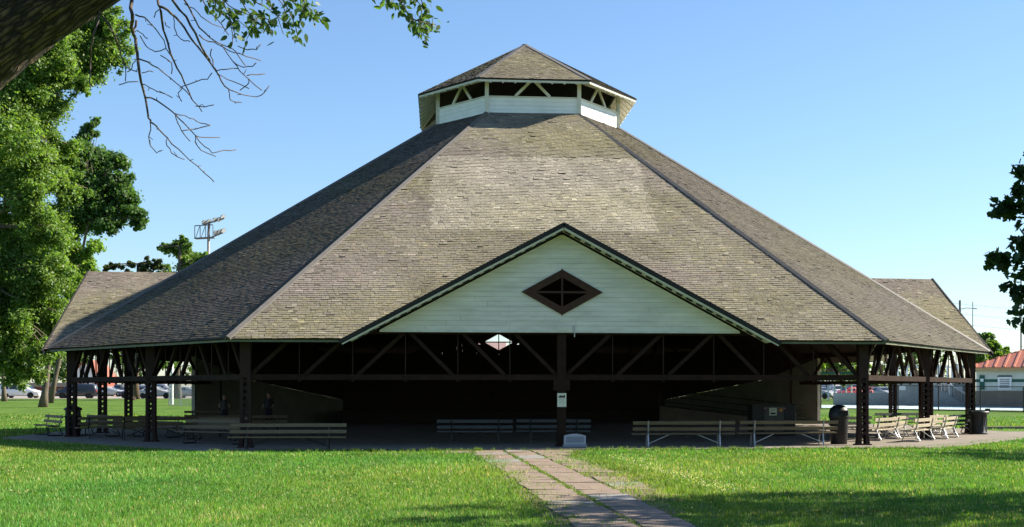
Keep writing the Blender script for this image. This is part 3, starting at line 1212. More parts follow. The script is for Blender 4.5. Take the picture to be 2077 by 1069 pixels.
# ------------------------------------------------------------------ benches
def make_bench(L=3.7, wood="benchwood", frame="black", hoop=True, inner=0.72, pipe=0.024):
    """plank park bench: two back planks, two seat planks, bent tube frames; faces -Y, origin under the middle of the seat"""
    root = empty("park_bench")
    r = random.Random(L * 100 + len(wood))
    for z, yy, h in ((0.81, 0.30, 0.115), (0.60, 0.25, 0.115)):
        t = r.uniform(-.004, .004)
        b = MB()
        b.bar((-L / 2, yy, z + t), (L / 2, yy, z - t), 0.04, h, (0, 0.24, 1))
        b.build("back_plank", M[wood], root)
    for yy, z in ((0.10, 0.425), (-0.12, 0.435)):
        t = r.uniform(-.006, .006)
        MB().bar((-L / 2, yy, z + t), (L / 2, yy, z - t), 0.19, 0.042).build("seat_plank", M[wood], root)
    for sx in (-1, 1):
        x = sx * L / 2 * inner
        b = MB()
        if hoop:
            # back upright and front leg joined by a ground hoop, like a sled runner
            b.tube([(x, 0.345, 0.88), (x, 0.28, 0.55), (x, 0.22, 0.42), (x, 0.30, 0.22), (x, 0.40, 0.05), (x, 0.34, 0.02), (x, -0.20, 0.02), (x, -0.27, 0.06), (x, -0.17, 0.26), (x, -0.22, 0.40), (x, 0.22, 0.395)], pipe, 8)
        else:
            b.tube([(x, 0.345, 0.88), (x, 0.28, 0.55), (x, 0.24, 0.40), (x, 0.33, 0.0)], pipe, 8)
            b.tube([(x, 0.24, 0.395), (x, -0.22, 0.405)], pipe, 8)
            b.tube([(x, -0.16, 0.40), (x, -0.24, 0.0)], pipe, 8)
        b.build("leg_frame", M[frame], root)
        b = MB()
        b.tube([(x * 0.99, 0.29, 0.10), (x - sx * 0.75, 0.08, 0.40)], pipe * 0.7, 6)
        b.build("diagonal_strut", M[frame], root)
    return root


def place_bench(src, first, loc, rz, label, group=None):
    o = src if first else copy_tree(src)
    o.location = loc
    o.rotation_euler = (0, 0, rz)
    tag(o, label, "bench", group)
    return o


FLZ = 0.045
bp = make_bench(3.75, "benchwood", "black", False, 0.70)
place_bench(bp, True, (-9.1, -21.45, 0.02), R(-1), "long plank bench standing in sun at front lawn edge, left of paved walk")
bs = make_bench(3.55, "benchwood", "steel", False, 0.70, 0.028)
place_bench(bs, True, (4.2, -19.9, FLZ), R(178), "plank bench seen from behind with bright steel legs, right of stone marker")
place_bench(bs, False, (8.0, -19.4, FLZ), R(181.5), "long plank bench behind sun-lit edge, beside black domed litter bin")
bb = make_bench(2.75, "benchblue", "black", False, 0.62)
place_bench(bb, True, (-2.9, -16.6, FLZ), R(180), "grey bench in deep shade left of the middle post")
place_bench(bb, False, (0.0, -16.2, FLZ), R(180), "grey bench in deep shade directly behind the middle post")
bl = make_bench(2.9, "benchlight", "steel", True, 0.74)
ad = R(53)
right = [((12.9, -15.0), ad + R(178), "sun-bleached plank bench nearest the right front column"),
         ((14.4, -12.1), ad + R(186), "sun-bleached plank bench between the two right front columns"),
         ((16.6, -10.2), ad + R(176), "sun-bleached plank bench just past the middle right column"),
         ((17.6, -7.6), ad + R(192), "sun-bleached plank bench seen behind the others near far right column")]
for k, ((x, y), rz, lb) in enumerate(right):
    place_bench(bl, k == 0, (x, y, FLZ), rz, lb, "pale benches in the sun at the right edge")
place_bench(bl, False, (15.2, -9.6, FLZ), ad + R(20), "sun-bleached plank bench turned the other way behind the middle right column", "pale benches in the sun at the right edge")
place_bench(bl, False, (12.2, -12.6, FLZ), ad + R(165), "sun-bleached plank bench in second row behind the right front column", "pale benches in the sun at the right edge")
for (x_, y_), rz_, lb_ in (((13.9, -16.2), 182, "sun-bleached plank bench closest to the grass at the right slab edge"), ((16.0, -13.4), 185, "sun-bleached plank bench at slab edge just outside the middle right column")):
    place_bench(bl, False, (x_, y_, FLZ), ad + R(rz_), lb_, "pale benches in the sun at the right edge")
bg_ = make_bench(2.6, "benchgreen", "black", True, 0.74)
place_bench(bg_, True, (18.6, -8.3, FLZ), ad + R(170), "dark green plank bench beside far right litter bin", None)
place_bench(bg_, False, (17.5, -4.4, FLZ), R(12), "dark green bench behind the pale benches at right", None)
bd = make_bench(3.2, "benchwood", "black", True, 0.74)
left = [((-21.0, -5.8), R(-62), "shaded plank bench at the far left slab edge, outermost"),
        ((-18.6, -6.9), R(-50), "shaded plank bench just right of left litter bin"),
        ((-17.3, -9.2), R(-150), "shaded plank bench turned towards left corner column"),
        ((-15.9, -8.6), R(-45), "shaded plank bench behind second left column"),
        ((-15.3, -11.6), R(-160), "shaded plank bench in front of the middle left column"),
        ((-12.9, -12.3), R(-40), "shaded plank bench right of the middle left column"),
        ((-12.3, -16.4), R(-35), "shaded plank bench nearest the left front column"),
        ((-15.8, 6.2), R(8), "long bench silhouetted against far lawn at the left"),
        ((-12.2, -7.8), R(5), "shaded bench in front of the standing person in pale shirt")]
for k, ((x, y), rz, lb) in enumerate(left):
    place_bench(bd, k == 0, (x, y, FLZ), rz, lb, "benches in the shade at the left")

# ------------------------------------------------------------------ bins, marker, notice, cabinet
def dome_bin(loc, label, rz=0, square=False, s=1.0):
    root = tag(empty("litter_bin", loc, rz), label, "bin", "black litter bins")
    if square:
        MB().lathe([(0.27, 0.0), (0.30, 0.02), (0.33, 0.80), (0.33, 0.82), (0.30, 0.82)], 20).build("bin_body", M["blackplastic"], root, True)
        b = MB()
        for a in range(4):      # corner posts of a hooded lid with openings
            an = R(45 + 90 * a)
            b.box((0.29 * math.cos(an), 0.29 * math.sin(an), 0.96), (0.13, 0.13, 0.28), Matrix.Rotation(an, 3, 'Z'))
        b.build("lid_posts", M["blackplastic"], root)
        MB().lathe([(0.37, 1.09), (0.38, 1.12), (0.36, 1.18), (0.2, 1.25), (0.02, 1.27)], 20).build("lid", M["blackplastic"], root, True)
        MB().lathe([(0.36, 0.80), (0.36, 0.86), (0.31, 0.86)], 20).build("rim", M["blackplastic"], root, True)
    else:
        MB().lathe([(0.27, 0.0), (0.29, 0.02), (0.33, 0.92), (0.34, 0.94)], 24).build("bin_body", M["blackplastic"], root, True)
        MB().lathe([(0.36, 0.92), (0.365, 0.98), (0.35, 1.12), (0.30, 1.26), (0.18, 1.36), (0.02, 1.39)], 24).build("lid", M["blackplastic"], root, True)
        b = MB()
        b.box((0, -0.345, 1.10), (0.34, 0.05, 0.18))
        b.build("flap", M["black"], root)
    root.scale = (s, s, s)
    return root


dome_bin((10.1, -18.7, FLZ), "black litter bin with domed lid beside right front column", R(10), False, 1.02)
dome_bin((-19.7, -6.6, FLZ), "black litter bin with square openings in lid at left corner column", R(20), True, 1.0)


def crown_bin(loc):
    root = tag(empty("litter_bin", loc), "black litter bin with flared rim at far right corner column", "bin", "black litter bins")
    MB().lathe([(0.42, 0.0), (0.36, 0.08), (0.33, 0.5), (0.36, 0.85), (0.40, 0.90)], 20).build("bin_body", M["blackplastic"], root, True)
    MB().lathe([(0.46, 0.88), (0.48, 0.95), (0.46, 1.02), (0.36, 1.02), (0.34, 0.9)], 20, cap=False).build("rim", M["blackplastic"], root, True)
    for sx in (-1, 1):
        MB().box((sx * 0.43, 0, 1.06), (0.12, 0.3, 0.14)).build("handle", M["blackplastic"], root)
    for k in range(9):
        a = R(40 * k)
        MB().bar((0.37 * math.cos(a), 0.37 * math.sin(a), 0.12), (0.385 * math.cos(a), 0.385 * math.sin(a), 0.84), 0.05, 0.02, (math.cos(a), math.sin(a), 0)).build("slat", M["black"], root)


crown_bin((19.5, -8.5, FLZ))


def stone_marker():
    root = tag(empty("stone_marker", (0.40, -20.25, 0.0)), "low pale granite marker with curved top at foot of middle post", "marker")
    n = 10
    prof = [(-0.37, 0.10), (0.37, 0.10), (0.37, 0.43)] + [(0.37 - 0.74 * k / n, 0.43 + 0.065 * math.sin(math.pi * k / n)) for k in range(1, n)] + [(-0.37, 0.43)]
    MB().slab([(x, -0.10, z) for x, z in prof], (0, 0.2, 0)).build("slab", M["stone"], root)
    MB().box((0, 0, 0.07), (0.80, 0.30, 0.14)).build("base", M["stonedark"], root)
    MB().box((0, -0.105, 0.30), (0.60, 0.012, 0.20)).build("inscription_panel", M["stonedark"], root)
    return root


stone_marker()


def notice():
    root = tag(empty("notice", (0, -AC - 0.165, 1.64)), "pale green paper notice with dark picture on middle post", "notice")
    MB().box((0, 0, 0), (0.31, 0.02, 0.47)).build("sheet", M["paper"], root)
    r = random.Random(4)
    b = MB()
    x = -0.11
    while x < 0.10:        # a dark printed picture of buildings, ragged skyline
        w = r.uniform(.015, .035)
        h = r.uniform(.055, .10)
        b.box((x + w / 2, -0.0125, 0.08 + h / 2), (w - 0.001, 0.003, h))
        x += w
    b.build("printed_picture", M["ink"], root)
    for k in range(5):
        MB().box((r.uniform(-.01, .01), -0.0125, 0.04 - k * 0.035), (0.20 - 0.02 * (k % 3), 0.002, 0.006)).build("text_line", M["stonedark"], root)


notice()


def cabinet():
    c = V((9.9, -9.6, FLZ))
    root = tag(empty("cabinet", c, R(4)), "black metal service cabinet with paper sign behind right benches", "cabinet")
    MB().box((0, 0, 0.66), (1.9, 0.7, 1.28)).build("cabinet_body", M["black"], root)
    MB().box((0, -0.03, 1.325), (2.02, 0.84, 0.05)).build("cabinet_top", M["black"], root)
    MB().box((0.0, -0.362, 0.72), (0.86, 0.02, 1.05)).build("door_panel", mat("grey_cabinet_door", (0.12, 0.11, 0.10), (0.07, 0.065, 0.06), 3, 0.6), root)
    sg = MB().box((-0.05, -0.377, 1.03), (0.33, 0.006, 0.32)).build("paper_sign", M["paper"], root)
    MB().box((-0.05, -0.382, 0.955), (0.22, 0.004, 0.075)).build("printed_bar", M["ink"], sg)
    for k in range(2):
        MB().box((-0.05, -0.382, 1.13 - 0.05 * k), (0.2, 0.003, 0.016)).build("text_line", M["stonedark"], sg)
    MB().box((0.30, -0.377, 1.10), (0.12, 0.006, 0.12)).build("orange_sticker", M["orange"], root)
    for x in (-0.40, 0.45):
        MB().box((x, -0.377, 1.17), (0.10, 0.006, 0.05)).build("small_sticker", M["pink"], root)


cabinet()

# ------------------------------------------------------------------ people
def person(loc, rz, shirt, legs, label, arm=0.0, h=1.74, hair_long=False):
    root = tag(empty("person", loc, rz), label, "person")
    s = h / 1.74
    # limbs as tapered, connected tubes fused into one surface by remeshing
    b = MB()
    for sx in (-1, 1):
        b.tube([(sx * .09, 0, .90), (sx * .10, -.01, .70), (sx * .10, 0, .50), (sx * .10, .02, .28), (sx * .10, .02, .08)], [.10, .085, .06, .058, .042], 12)
        b.tube([(sx * .10, .05, .045), (sx * .105, -.06, .04), (sx * .11, -.17, .03)], [.045, .045, .03], 10)
        sh = V((sx * .19, 0, 1.40))
        el = V((sx * .25, -.02 - .05 * arm, 1.12))
        wr = V((sx * .24, -.12 - .16 * arm, .90 + .25 * arm))
        b.tube([V((sx * .10, 0, 1.40)), sh, (sh + el) / 2, el, (el + wr) / 2, wr], [.06, .062, .05, .042, .036, .027], 10)
        d = (wr - el).normalized()
        palm = wr + d * .07
        b.tube([wr, wr + d * .03, palm, palm + d * .02], [.026, .034, .038, .03], 10)
        for f, (ox, ln) in enumerate(((-.027, .055), (-.009, .07), (.009, .075), (.027, .065))):
            st = palm + V((0, ox, 0)) + d * .01
            b.tube([st, st + d * ln * .6 + V((-sx * .006, 0, 0)), st + d * ln + V((-sx * .018, 0, 0))], [.0095, .009, .007], 6)
        th = wr + d * .03 + V((0, -.03, 0))
        b.tube([th, th + d * .03 + V((0, -.02, 0)), th + d * .06 + V((-sx * .01, -.025, 0))], [.012, .011, .008], 6)
    b.tube([(0, 0, .86), (0, 0, .98), (0, 0, 1.12), (0, 0, 1.28), (0, 0, 1.40), (0, 0, 1.455)], [.14, .155, .14, .165, .14, .065], 16)
    b.tube([(0, 0, 1.42), (0, -.005, 1.50), (0, -.01, 1.56)], [.058, .052, .055], 12)
    b.lathe([(.03, 1.50), (.065, 1.53), (.085, 1.60), (.09, 1.655), (.075, 1.71), (.03, 1.74)], 16, (0, -.015, 0))
    b.tube([(0, -.095, 1.645), (0, -.118, 1.605), (0, -.10, 1.595)], [.010, .016, .010], 6)
    for sx in (-1, 1):
        b.tube([(sx * .088, 0, 1.65), (sx * .098, .008, 1.62), (sx * .088, 0, 1.59)], [.012, .014, .010], 6)
    b.v = [tuple(c * s for c in p) for p in b.v]
    body = b.build("body", M["skin"], root)
    md = body.modifiers.new("fuse", 'REMESH')
    md.mode = 'VOXEL'
    md.voxel_size = 0.011
    md.use_smooth_shade = True
    face = MB()
    for sx in (-1, 1):
        face.box((sx * .033 * s, -.102 * s, 1.635 * s), (.022, .008, .011))
    face.box((0, -.100 * s, 1.565 * s), (.042, .008, .009))
    face.build("face_features", M["hair"], body)
    b = MB()
    b.tube([(0, 0, .88), (0, 0, .98), (0, 0, 1.12), (0, 0, 1.28), (0, 0, 1.40), (0, 0, 1.46)], [.165, .168, .155, .178, .155, .075], 16)
    for sx in (-1, 1):
        b.tube([(sx * .10, 0, 1.395), (sx * .19, 0, 1.405), (sx * .225, -.01, 1.25), (sx * .245, -.02, 1.16)], [.07, .074, .066, .062], 12)
    b.v = [tuple(c * s for c in p) for p in b.v]
    b.build("shirt", M[shirt], root, True)
    b = MB()
    b.tube([(0, 0, .99), (0, 0, .94), (0, 0, .84)], [.165, .172, .165], 16)
    for sx in (-1, 1):
        b.tube([(sx * .085, 0, .90), (sx * .10, -.01, .70), (sx * .10, 0, .50), (sx * .10, .02, .28), (sx * .10, .02, .10)], [.11, .10, .078, .074, .07], 12)
    b.v = [tuple(c * s for c in p) for p in b.v]
    b.build("trousers", M[legs], root, True)
    b = MB()
    b.lathe([(.098, 1.62), (.102, 1.67), (.085, 1.73), (.03, 1.765)], 16, (0, .005, 0))
    if hair_long:
        b.tube([(0, .05, 1.70), (0, .085, 1.60), (0, .085, 1.45)], [.07, .085, .05], 12)
    b.v = [tuple(c * s for c in p) for p in b.v]
    b.build("hair", M["hair"], root, True)
    return root


def on_floor(px, Y):
    p = at(px, YH, Y)
    return (p.x, p.y, FLZ)


person(on_floor(455, 70), R(15), "shirtpale", "trousers", "person in pale shirt standing in shade before left stage wall", 0.8, 1.72)
person(on_floor(545, 72), R(-10), "shirtdark", "trousers", "person in dark clothes standing deep in shade behind left front column", 0.5, 1.8)

# ------------------------------------------------------------------ trees
def leaves(centres, radii, n_per, size, hue, seed, shell=0.55, squash=0.8, droop=0.0, aspect=0.6, var=0.25):
    """many small folded leaves spread through clumps; returns verts (N*4,3) and tints (N,3)"""
    g = np.random.default_rng(seed)
    VV, TT = [], []
    for c, r in zip(centres, radii):
        n = max(6, int(n_per * (r / np.mean(radii)) ** 2))
        d = g.normal(size=(n, 3))
        d /= np.linalg.norm(d, axis=1)[:, None]
        rad = r * np.minimum(1.9, np.abs(g.normal(0.62, 0.36, n)))
        p = np.array(c) + d * rad[:, None] * np.array([1, 1, squash])
        nrm = d * 0.9 + g.normal(size=(n, 3)) * 0.75 + np.array([0, 0, 0.45])
        nrm /= np.linalg.norm(nrm, axis=1)[:, None]
        ax = g.normal(size=(n, 3)) + np.array([0, 0, -droop])
        ax -= nrm * (ax * nrm).sum(1)[:, None]
        ax /= np.linalg.norm(ax, axis=1)[:, None] + 1e-9
        bx = np.cross(nrm, ax)
        s = size * (0.6 + 0.8 * g.random(n))[:, None]
        q = np.stack([p - ax * s, p + bx * s * aspect + nrm * s * 0.15, p + ax * s, p - bx * s * aspect + nrm * s * 0.15], axis=1)
        VV.append(q.reshape(-1, 3))
        base = np.array(hue) * (1 + var * (g.random() - 0.5))
        t = base[None, :] * (0.72 + 0.56 * g.random((n, 1)))
        t[:, 0] *= 0.9 + 0.3 * g.random(n)
        TT.append(t)
    return np.concatenate(VV), np.concatenate(TT)


def limb_path(a, b, r0, r1, rnd, n=5, sag=0.12):
    a, b = V(a), V(b)
    L = (b - a).length
    pts, rs_ = [], []
    for k in range(n + 1):
        t = k / n
        p = a.lerp(b, t) + V((rnd.gauss(0, .04), rnd.gauss(0, .04), 0)) * L * math.sin(math.pi * t)
        p.z += L * sag * math.sin(math.pi * t) 
        pts.append(p)
        rs_.append(r0 + (r1 - r0) * t)
    return pts, rs_


def tree(name, label, base, top, trunk_r, blobs, Y, hue, size, n_per, seed, sub=9, bark="bark", group=None, depth=0.8, lean=(0, 0), squash=0.85, cat="tree"):
    """blobs: (px, py, radius px) seen Y metres away; each is broken into smaller leaf clumps"""
    rnd = random.Random(seed)
    root = tag(empty(name, base), label, cat, group)
    base = V(base)
    cs, rr = [], []
    bl = []
    for (x, y, rp) in blobs:
        rad = rp / FPX * Y
        c = at(x, y, Y) + V((_s, _c, 0)) * rnd.uniform(-depth, depth) * rad * 1.6
        bl.append((c, rad))
        for _ in range(sub):
            d = V((rnd.gauss(0, 1), rnd.gauss(0, 1), rnd.gauss(0, 1))).normalized()
            cs.append(tuple(c + d * rad * rnd.uniform(.15, 1.02)))
            rr.append(rad * rnd.uniform(.16, .42))
    VV, TT = leaves(cs, rr, n_per, size, hue, seed, squash=squash)
    VV = VV - np.array(base)
    np_mesh("crown", VV, 4, M["leaf"], root, TT)
    b = MB()
    top = V(top)
    pts, rs_ = [], []
    for k in range(9):
        t = k / 8
        p = base.lerp(top, t) + V((lean[0] * math.sin(3 * t), lean[1] * math.sin(2.3 * t), 0))
        p.z -= 0.15 * (1 - t)
        fl_ = 1 + 0.55 * math.exp(-t * 30)
        pts.append(p)
        rs_.append(trunk_r * fl_ * (1 - 0.55 * t))
    b.tube(pts, rs_, 14)
    for (c, rad) in bl:
        # limb leaves the trunk below its clump
        k = 8
        for kk in range(3, 9):
            if pts[kk].z > c.z - rad * 1.2:
                k = kk
                break
        st = pts[k]
        lp_, lr = limb_path(st, c, max(0.05, min(rs_[k] * .6, rad * 0.16)), 0.03, rnd, 6, 0.06)
        b.tube(lp_, lr, 7)
        for _ in range(3):
            d = V((rnd.gauss(0, 1), rnd.gauss(0, 1), rnd.uniform(-.2, .8))).normalized()
            lp2, lr2 = limb_path(lp_[3], c + d * rad * .8, lr[3] * .7, 0.02, rnd, 4, 0.05)
            b.tube(lp2, lr2, 5)
    b.build("trunk", M[bark], root, True, rel=tuple(base))
    return root


LIT = (0.135, 0.240, 0.035)
MID = (0.100, 0.190, 0.035)
DRK = (0.060, 0.130, 0.035)
YEL = (0.125, 0.222, 0.048)

B1 = [(60, 60, 100), (150, 70, 75), (205, 95, 45), (215, 40, 38), (110, 150, 75), (30, 170, 90), (60, 260, 95), (40, 360, 95), (95, 420, 62), (30, 470, 90), (70, 550, 75), (20, 620, 80), (85, 650, 52), (25, 700, 60), (105, 712, 34), (60, 748, 36), (15, 760, 30), (150, 160, 40), (-60, 300, 120), (-70, 520, 120), (120, 300, 40), (110, 480, 50), (130, 380, 40), (60, 330, 60), (60, 480, 60), (110, 560, 50), (60, 620, 60), (175, 20, 50), (90, 110, 70), (150, 120, 50), (60, 200, 60), (120, 210, 40), (20, 300, 70), (100, 360, 50), (175, 180, 22)]
tree("elm_tree", "tall yellow-green leafy tree filling the left edge of the picture", gat(-75, 74), at(-20, 60, 74), 0.55, B1, 74, YEL, 0.085, 340, 21, 24, group=None)
B2 = [(185, 335, 58), (225, 375, 50), (255, 428, 36), (200, 425, 48), (165, 300, 34), (178, 262, 24), (150, 400, 55), (276, 448, 18), (140, 330, 50), (235, 330, 24), (222, 458, 28), (130, 450, 55), (170, 380, 50), (200, 380, 45)]
tree("elm_tree", "dark green tree with rounded crown behind the yellow-green one, above the left dormer", gat(101, 130), at(190, 400, 130), 0.22, B2, 130, DRK, 0.17, 230, 22, 18)
B3 = [(135, 520, 48), (168, 545, 26), (120, 590, 55), (95, 650, 50), (150, 605, 32), (70, 560, 60), (140, 668, 24), (60, 680, 45), (110, 700, 34), (40, 620, 50), (100, 540, 55), (160, 570, 30), (140, 560, 45), (175, 580, 20), (155, 640, 26)]
tree("elm_tree", "green tree with bare pale trunk standing on lawn at left of the pavilion", gat(87, 113), at(118, 560, 113), 0.29, B3, 113, LIT, 0.145, 240, 23, 18)
B4 = [(10, 700, 55), (-50, 640, 80), (60, 720, 30), (-20, 560, 80)]
tree("elm_tree", "tree with thin trunk at the left picture edge beside the white minivan", gat(9, 140), at(0, 600, 140), 0.22, B4, 140, MID, 0.19, 190, 24, 14)
B5 = [(200, 690, 40), (250, 700, 42), (160, 700, 36), (295, 715, 36), (340, 728, 34), (235, 640, 40)]
tree("elm_tree", "tree with dark straight trunk seen behind left columns", gat(265, 150), at(262, 680, 150), 0.45, B5, 150, MID, 0.19, 170, 25, 14, bark="barkdark")
B6 = [(360, 512, 34), (345, 498, 20), (392, 520, 26), (372, 490, 18), (412, 528, 16), (330, 505, 12), (385, 560, 36), (350, 555, 24)]
tree("elm_tree", "green deciduous treetop showing above the left roof slope under the floodlights", gat(360, 165), at(365, 500, 165), 0.4, B6, 165, MID, 0.20, 110, 26, 14)
B7 = [(215, 543, 9), (235, 545, 14), (262, 543, 15), (290, 540, 14), (308, 534, 12), (325, 540, 16), (250, 560, 22), (290, 565, 24), (330, 565, 22)]
tree("pine_tree", "low dark pine top just above the ridge of the left dormer", gat(275, 160), at(280, 535, 160), 0.35, B7, 160, (0.050, 0.070, 0.030), 0.2, 170, 27, 6, bark="barkdark")
B8 = [(2000, 700, 22), (2020, 712, 24), (1985, 690, 18), (2038, 715, 16), (2008, 684, 14), (1975, 715, 22), (1990, 730, 30), (1960, 725, 20)]
tree("elm_tree", "bushy green tree behind the red roofed pool building", gat(2000, 175), at(2000, 690, 175), 0.35, B8, 175, MID, 0.3, 160, 28, 7)
B9 = [(1668, 735, 24), (1690, 742, 26), (1720, 735, 26), (1750, 742, 22), (1655, 755, 22), (1705, 755, 24), (1640, 730, 24), (1735, 760, 16)]
tree("elm_tree", "sunlit green tree behind the pavilion seen between the right columns", gat(1690, 190), at(1690, 735, 190), 0.4, B9, 190, LIT, 0.3, 170, 29, 7)
# trees off to the right that shade the foreground lawn; the nearer one reaches into the picture
BM = [(2085, 350, 45), (2075, 440, 40), (2045, 425, 26), (2095, 500, 55), (2060, 490, 22), (2035, 540, 24), (2075, 560, 40), (2085, 620, 40), (2060, 645, 18), (2062, 345, 16), (2055, 385, 12), (2012, 425, 12), (2005, 530, 12), (2045, 590, 16)]


def maple():
    Y = 24.6
    base = at(2860, YH, Y)
    base.z = 0
    root = tag(empty("maple_tree", base), "dark maple whose outer leaves hang into the right picture edge", "tree")
    rnd = random.Random(31)
    cs, rr = [], []
    inner = []
    # inside the picture: sparse ragged tips
    for (x, y, rp) in BM:
        c = at(x + 14, y, Y)
        inner.append(c)
        for _ in range(7):
            d = V((rnd.gauss(0, 1), rnd.gauss(0, 1), rnd.gauss(0, 1))).normalized()
            rad = rp / FPX * Y
            cs.append(tuple(c + V((d.x, d.y, d.z * .6)) * rad * rnd.uniform(.2, 1.25)))
            rr.append(0.19)
    # the rest of the crown, beyond the edge
    cc = base + V((0, 0, 7.2))
    k = 0
    while k < 260:
        d = V((rnd.gauss(0, 1), rnd.gauss(0, 1), rnd.gauss(0, .8)))
        if d.length < 1e-3:
            continue
        d.normalize()
        p = cc + V((d.x * 7.2, d.y * 4.4, d.z * 3.4)) * rnd.uniform(.5, 1.0)
        rel_ = p - cam.location
        Yc = rel_.x * _s + rel_.y * _c
        Xc = rel_.x * _c - rel_.y * _s
        if Yc > 3 and PX + FPX * Xc / Yc < 2210:
            continue
        cs.append(tuple(p))
        rr.append(rnd.uniform(.5, .85))
        k += 1
    # lobed maple leaves
    g = np.random.default_rng(31)
    star = np.array([(0, -.5), (.22, -.42), (.5, -.30), (.36, -.06), (.58, .18), (.27, .22), (.22, .36), (0, .62), (-.22, .36), (-.27, .22), (-.58, .18), (-.36, -.06), (-.5, -.30), (-.22, -.42)])
    P, T = [], []
    for c, r in zip(cs, rr):
        n = 5 if r < .3 else 55
        for _ in range(n):
            d = g.normal(size=3)
            d /= np.linalg.norm(d)
            p = np.array(c) + d * r * (0.35 + 0.65 * g.random())
            nr = g.normal(size=3) * .8 + np.array([0, 0, .8]) + d * .4
            nr /= np.linalg.norm(nr)
            ax = g.normal(size=3)
            ax -= nr * ax.dot(nr)
            ax /= np.linalg.norm(ax)
            bx = np.cross(nr, ax)
            s = 0.165 * (.7 + .6 * g.random())
            P.append(p + s * (star[:, :1] * bx + star[:, 1:] * ax))
            T.append(np.array((0.030, 0.062, 0.024)) * (.7 + .6 * g.random()))
    VV = np.concatenate(P) - np.array(base)
    np_mesh("crown", VV, 14, M["leaf"], root, np.array(T))
    b = MB()
    b.tube([base + V((0, 0, -.1)), base + V((0, 0, .5)), base + V((.1, 0, 3)), base + V((0, .1, 7)), base + V((0, 0, 10))], [.42, .32, .27, .2, .06], 12)
    for c in inner:
        lp_, lr = limb_path(base + V((0, 0, rnd.uniform(3, 5.5))), c, 0.07, 0.008, rnd, 6, 0.05)
        b.tube(lp_, lr, 6)
    for c in cs[len(BM) * 7::9]:
        lp_, lr = limb_path(base + V((0, 0, rnd.uniform(2.8, 7))), c, 0.09, 0.015, rnd, 5, 0.03)
        b.tube(lp_, lr, 6)
    b.build("trunk", M["barkdark"], root, True, rel=tuple(base))


maple()


def side_tree(X, Y, zc, rad, seed, label):
    """unseen park tree: the right one shades the lawn, the row behind the camera is added to screen the sky"""
    p = at(PX + FPX * X / Y, YH, Y)
    base = V((p.x, p.y, 0))
    root = tag(empty("park_tree", base), label, "tree")
    rnd = random.Random(seed)
    cs, rr = [], []
    for _ in range(80):
        d = V((rnd.gauss(0, 1), rnd.gauss(0, 1), rnd.gauss(0, .8))).normalized()
        cs.append(tuple(base + V((0, 0, zc)) + V((d.x * rad, d.y * rad, d.z * rad * .75)) * rnd.uniform(.4, 1)))
        rr.append(rnd.uniform(.7, 1.1))
    VV, TT = leaves(cs, rr, 130, 0.15, MID, seed)
    np_mesh("crown", VV - np.array(base), 4, M["leaf"], root, TT)
    b = MB()
    b.tube([base + V((0, 0, -.1)), base + V((0, 0, .5)), base + V((0, 0, zc * .6)), base + V((0, 0, zc))], [.45, .33, .26, .1], 12)
    for c in cs[::6]:
        lp_, lr = limb_path(base + V((0, 0, rnd.uniform(.4, .8) * zc)), c, 0.1, 0.02, rnd, 5, 0.03)
        b.tube(lp_, lr, 6)
    b.build("trunk", M["bark"], root, True, rel=tuple(base))


for k_, (X_, Y_, z_, r_) in enumerate(((-34, -6, 11, 8), (-19, -20, 12, 8), (-3, -24, 12, 8), (14, -16, 12, 8), (30, -8, 12, 8), (44, -22, 12, 8))):  # added row of trees that holds sky light off the front gable
    side_tree(X_, Y_, z_, r_, 50 + k_, ("first", "second", "third", "fourth", "fifth", "sixth")[k_] + " tree from the left in the unseen row added behind the camera to screen the sky")
side_tree(27.5, 43.5, 8.0, 5.2, 41, "park tree standing out of view to the right of the lawn")

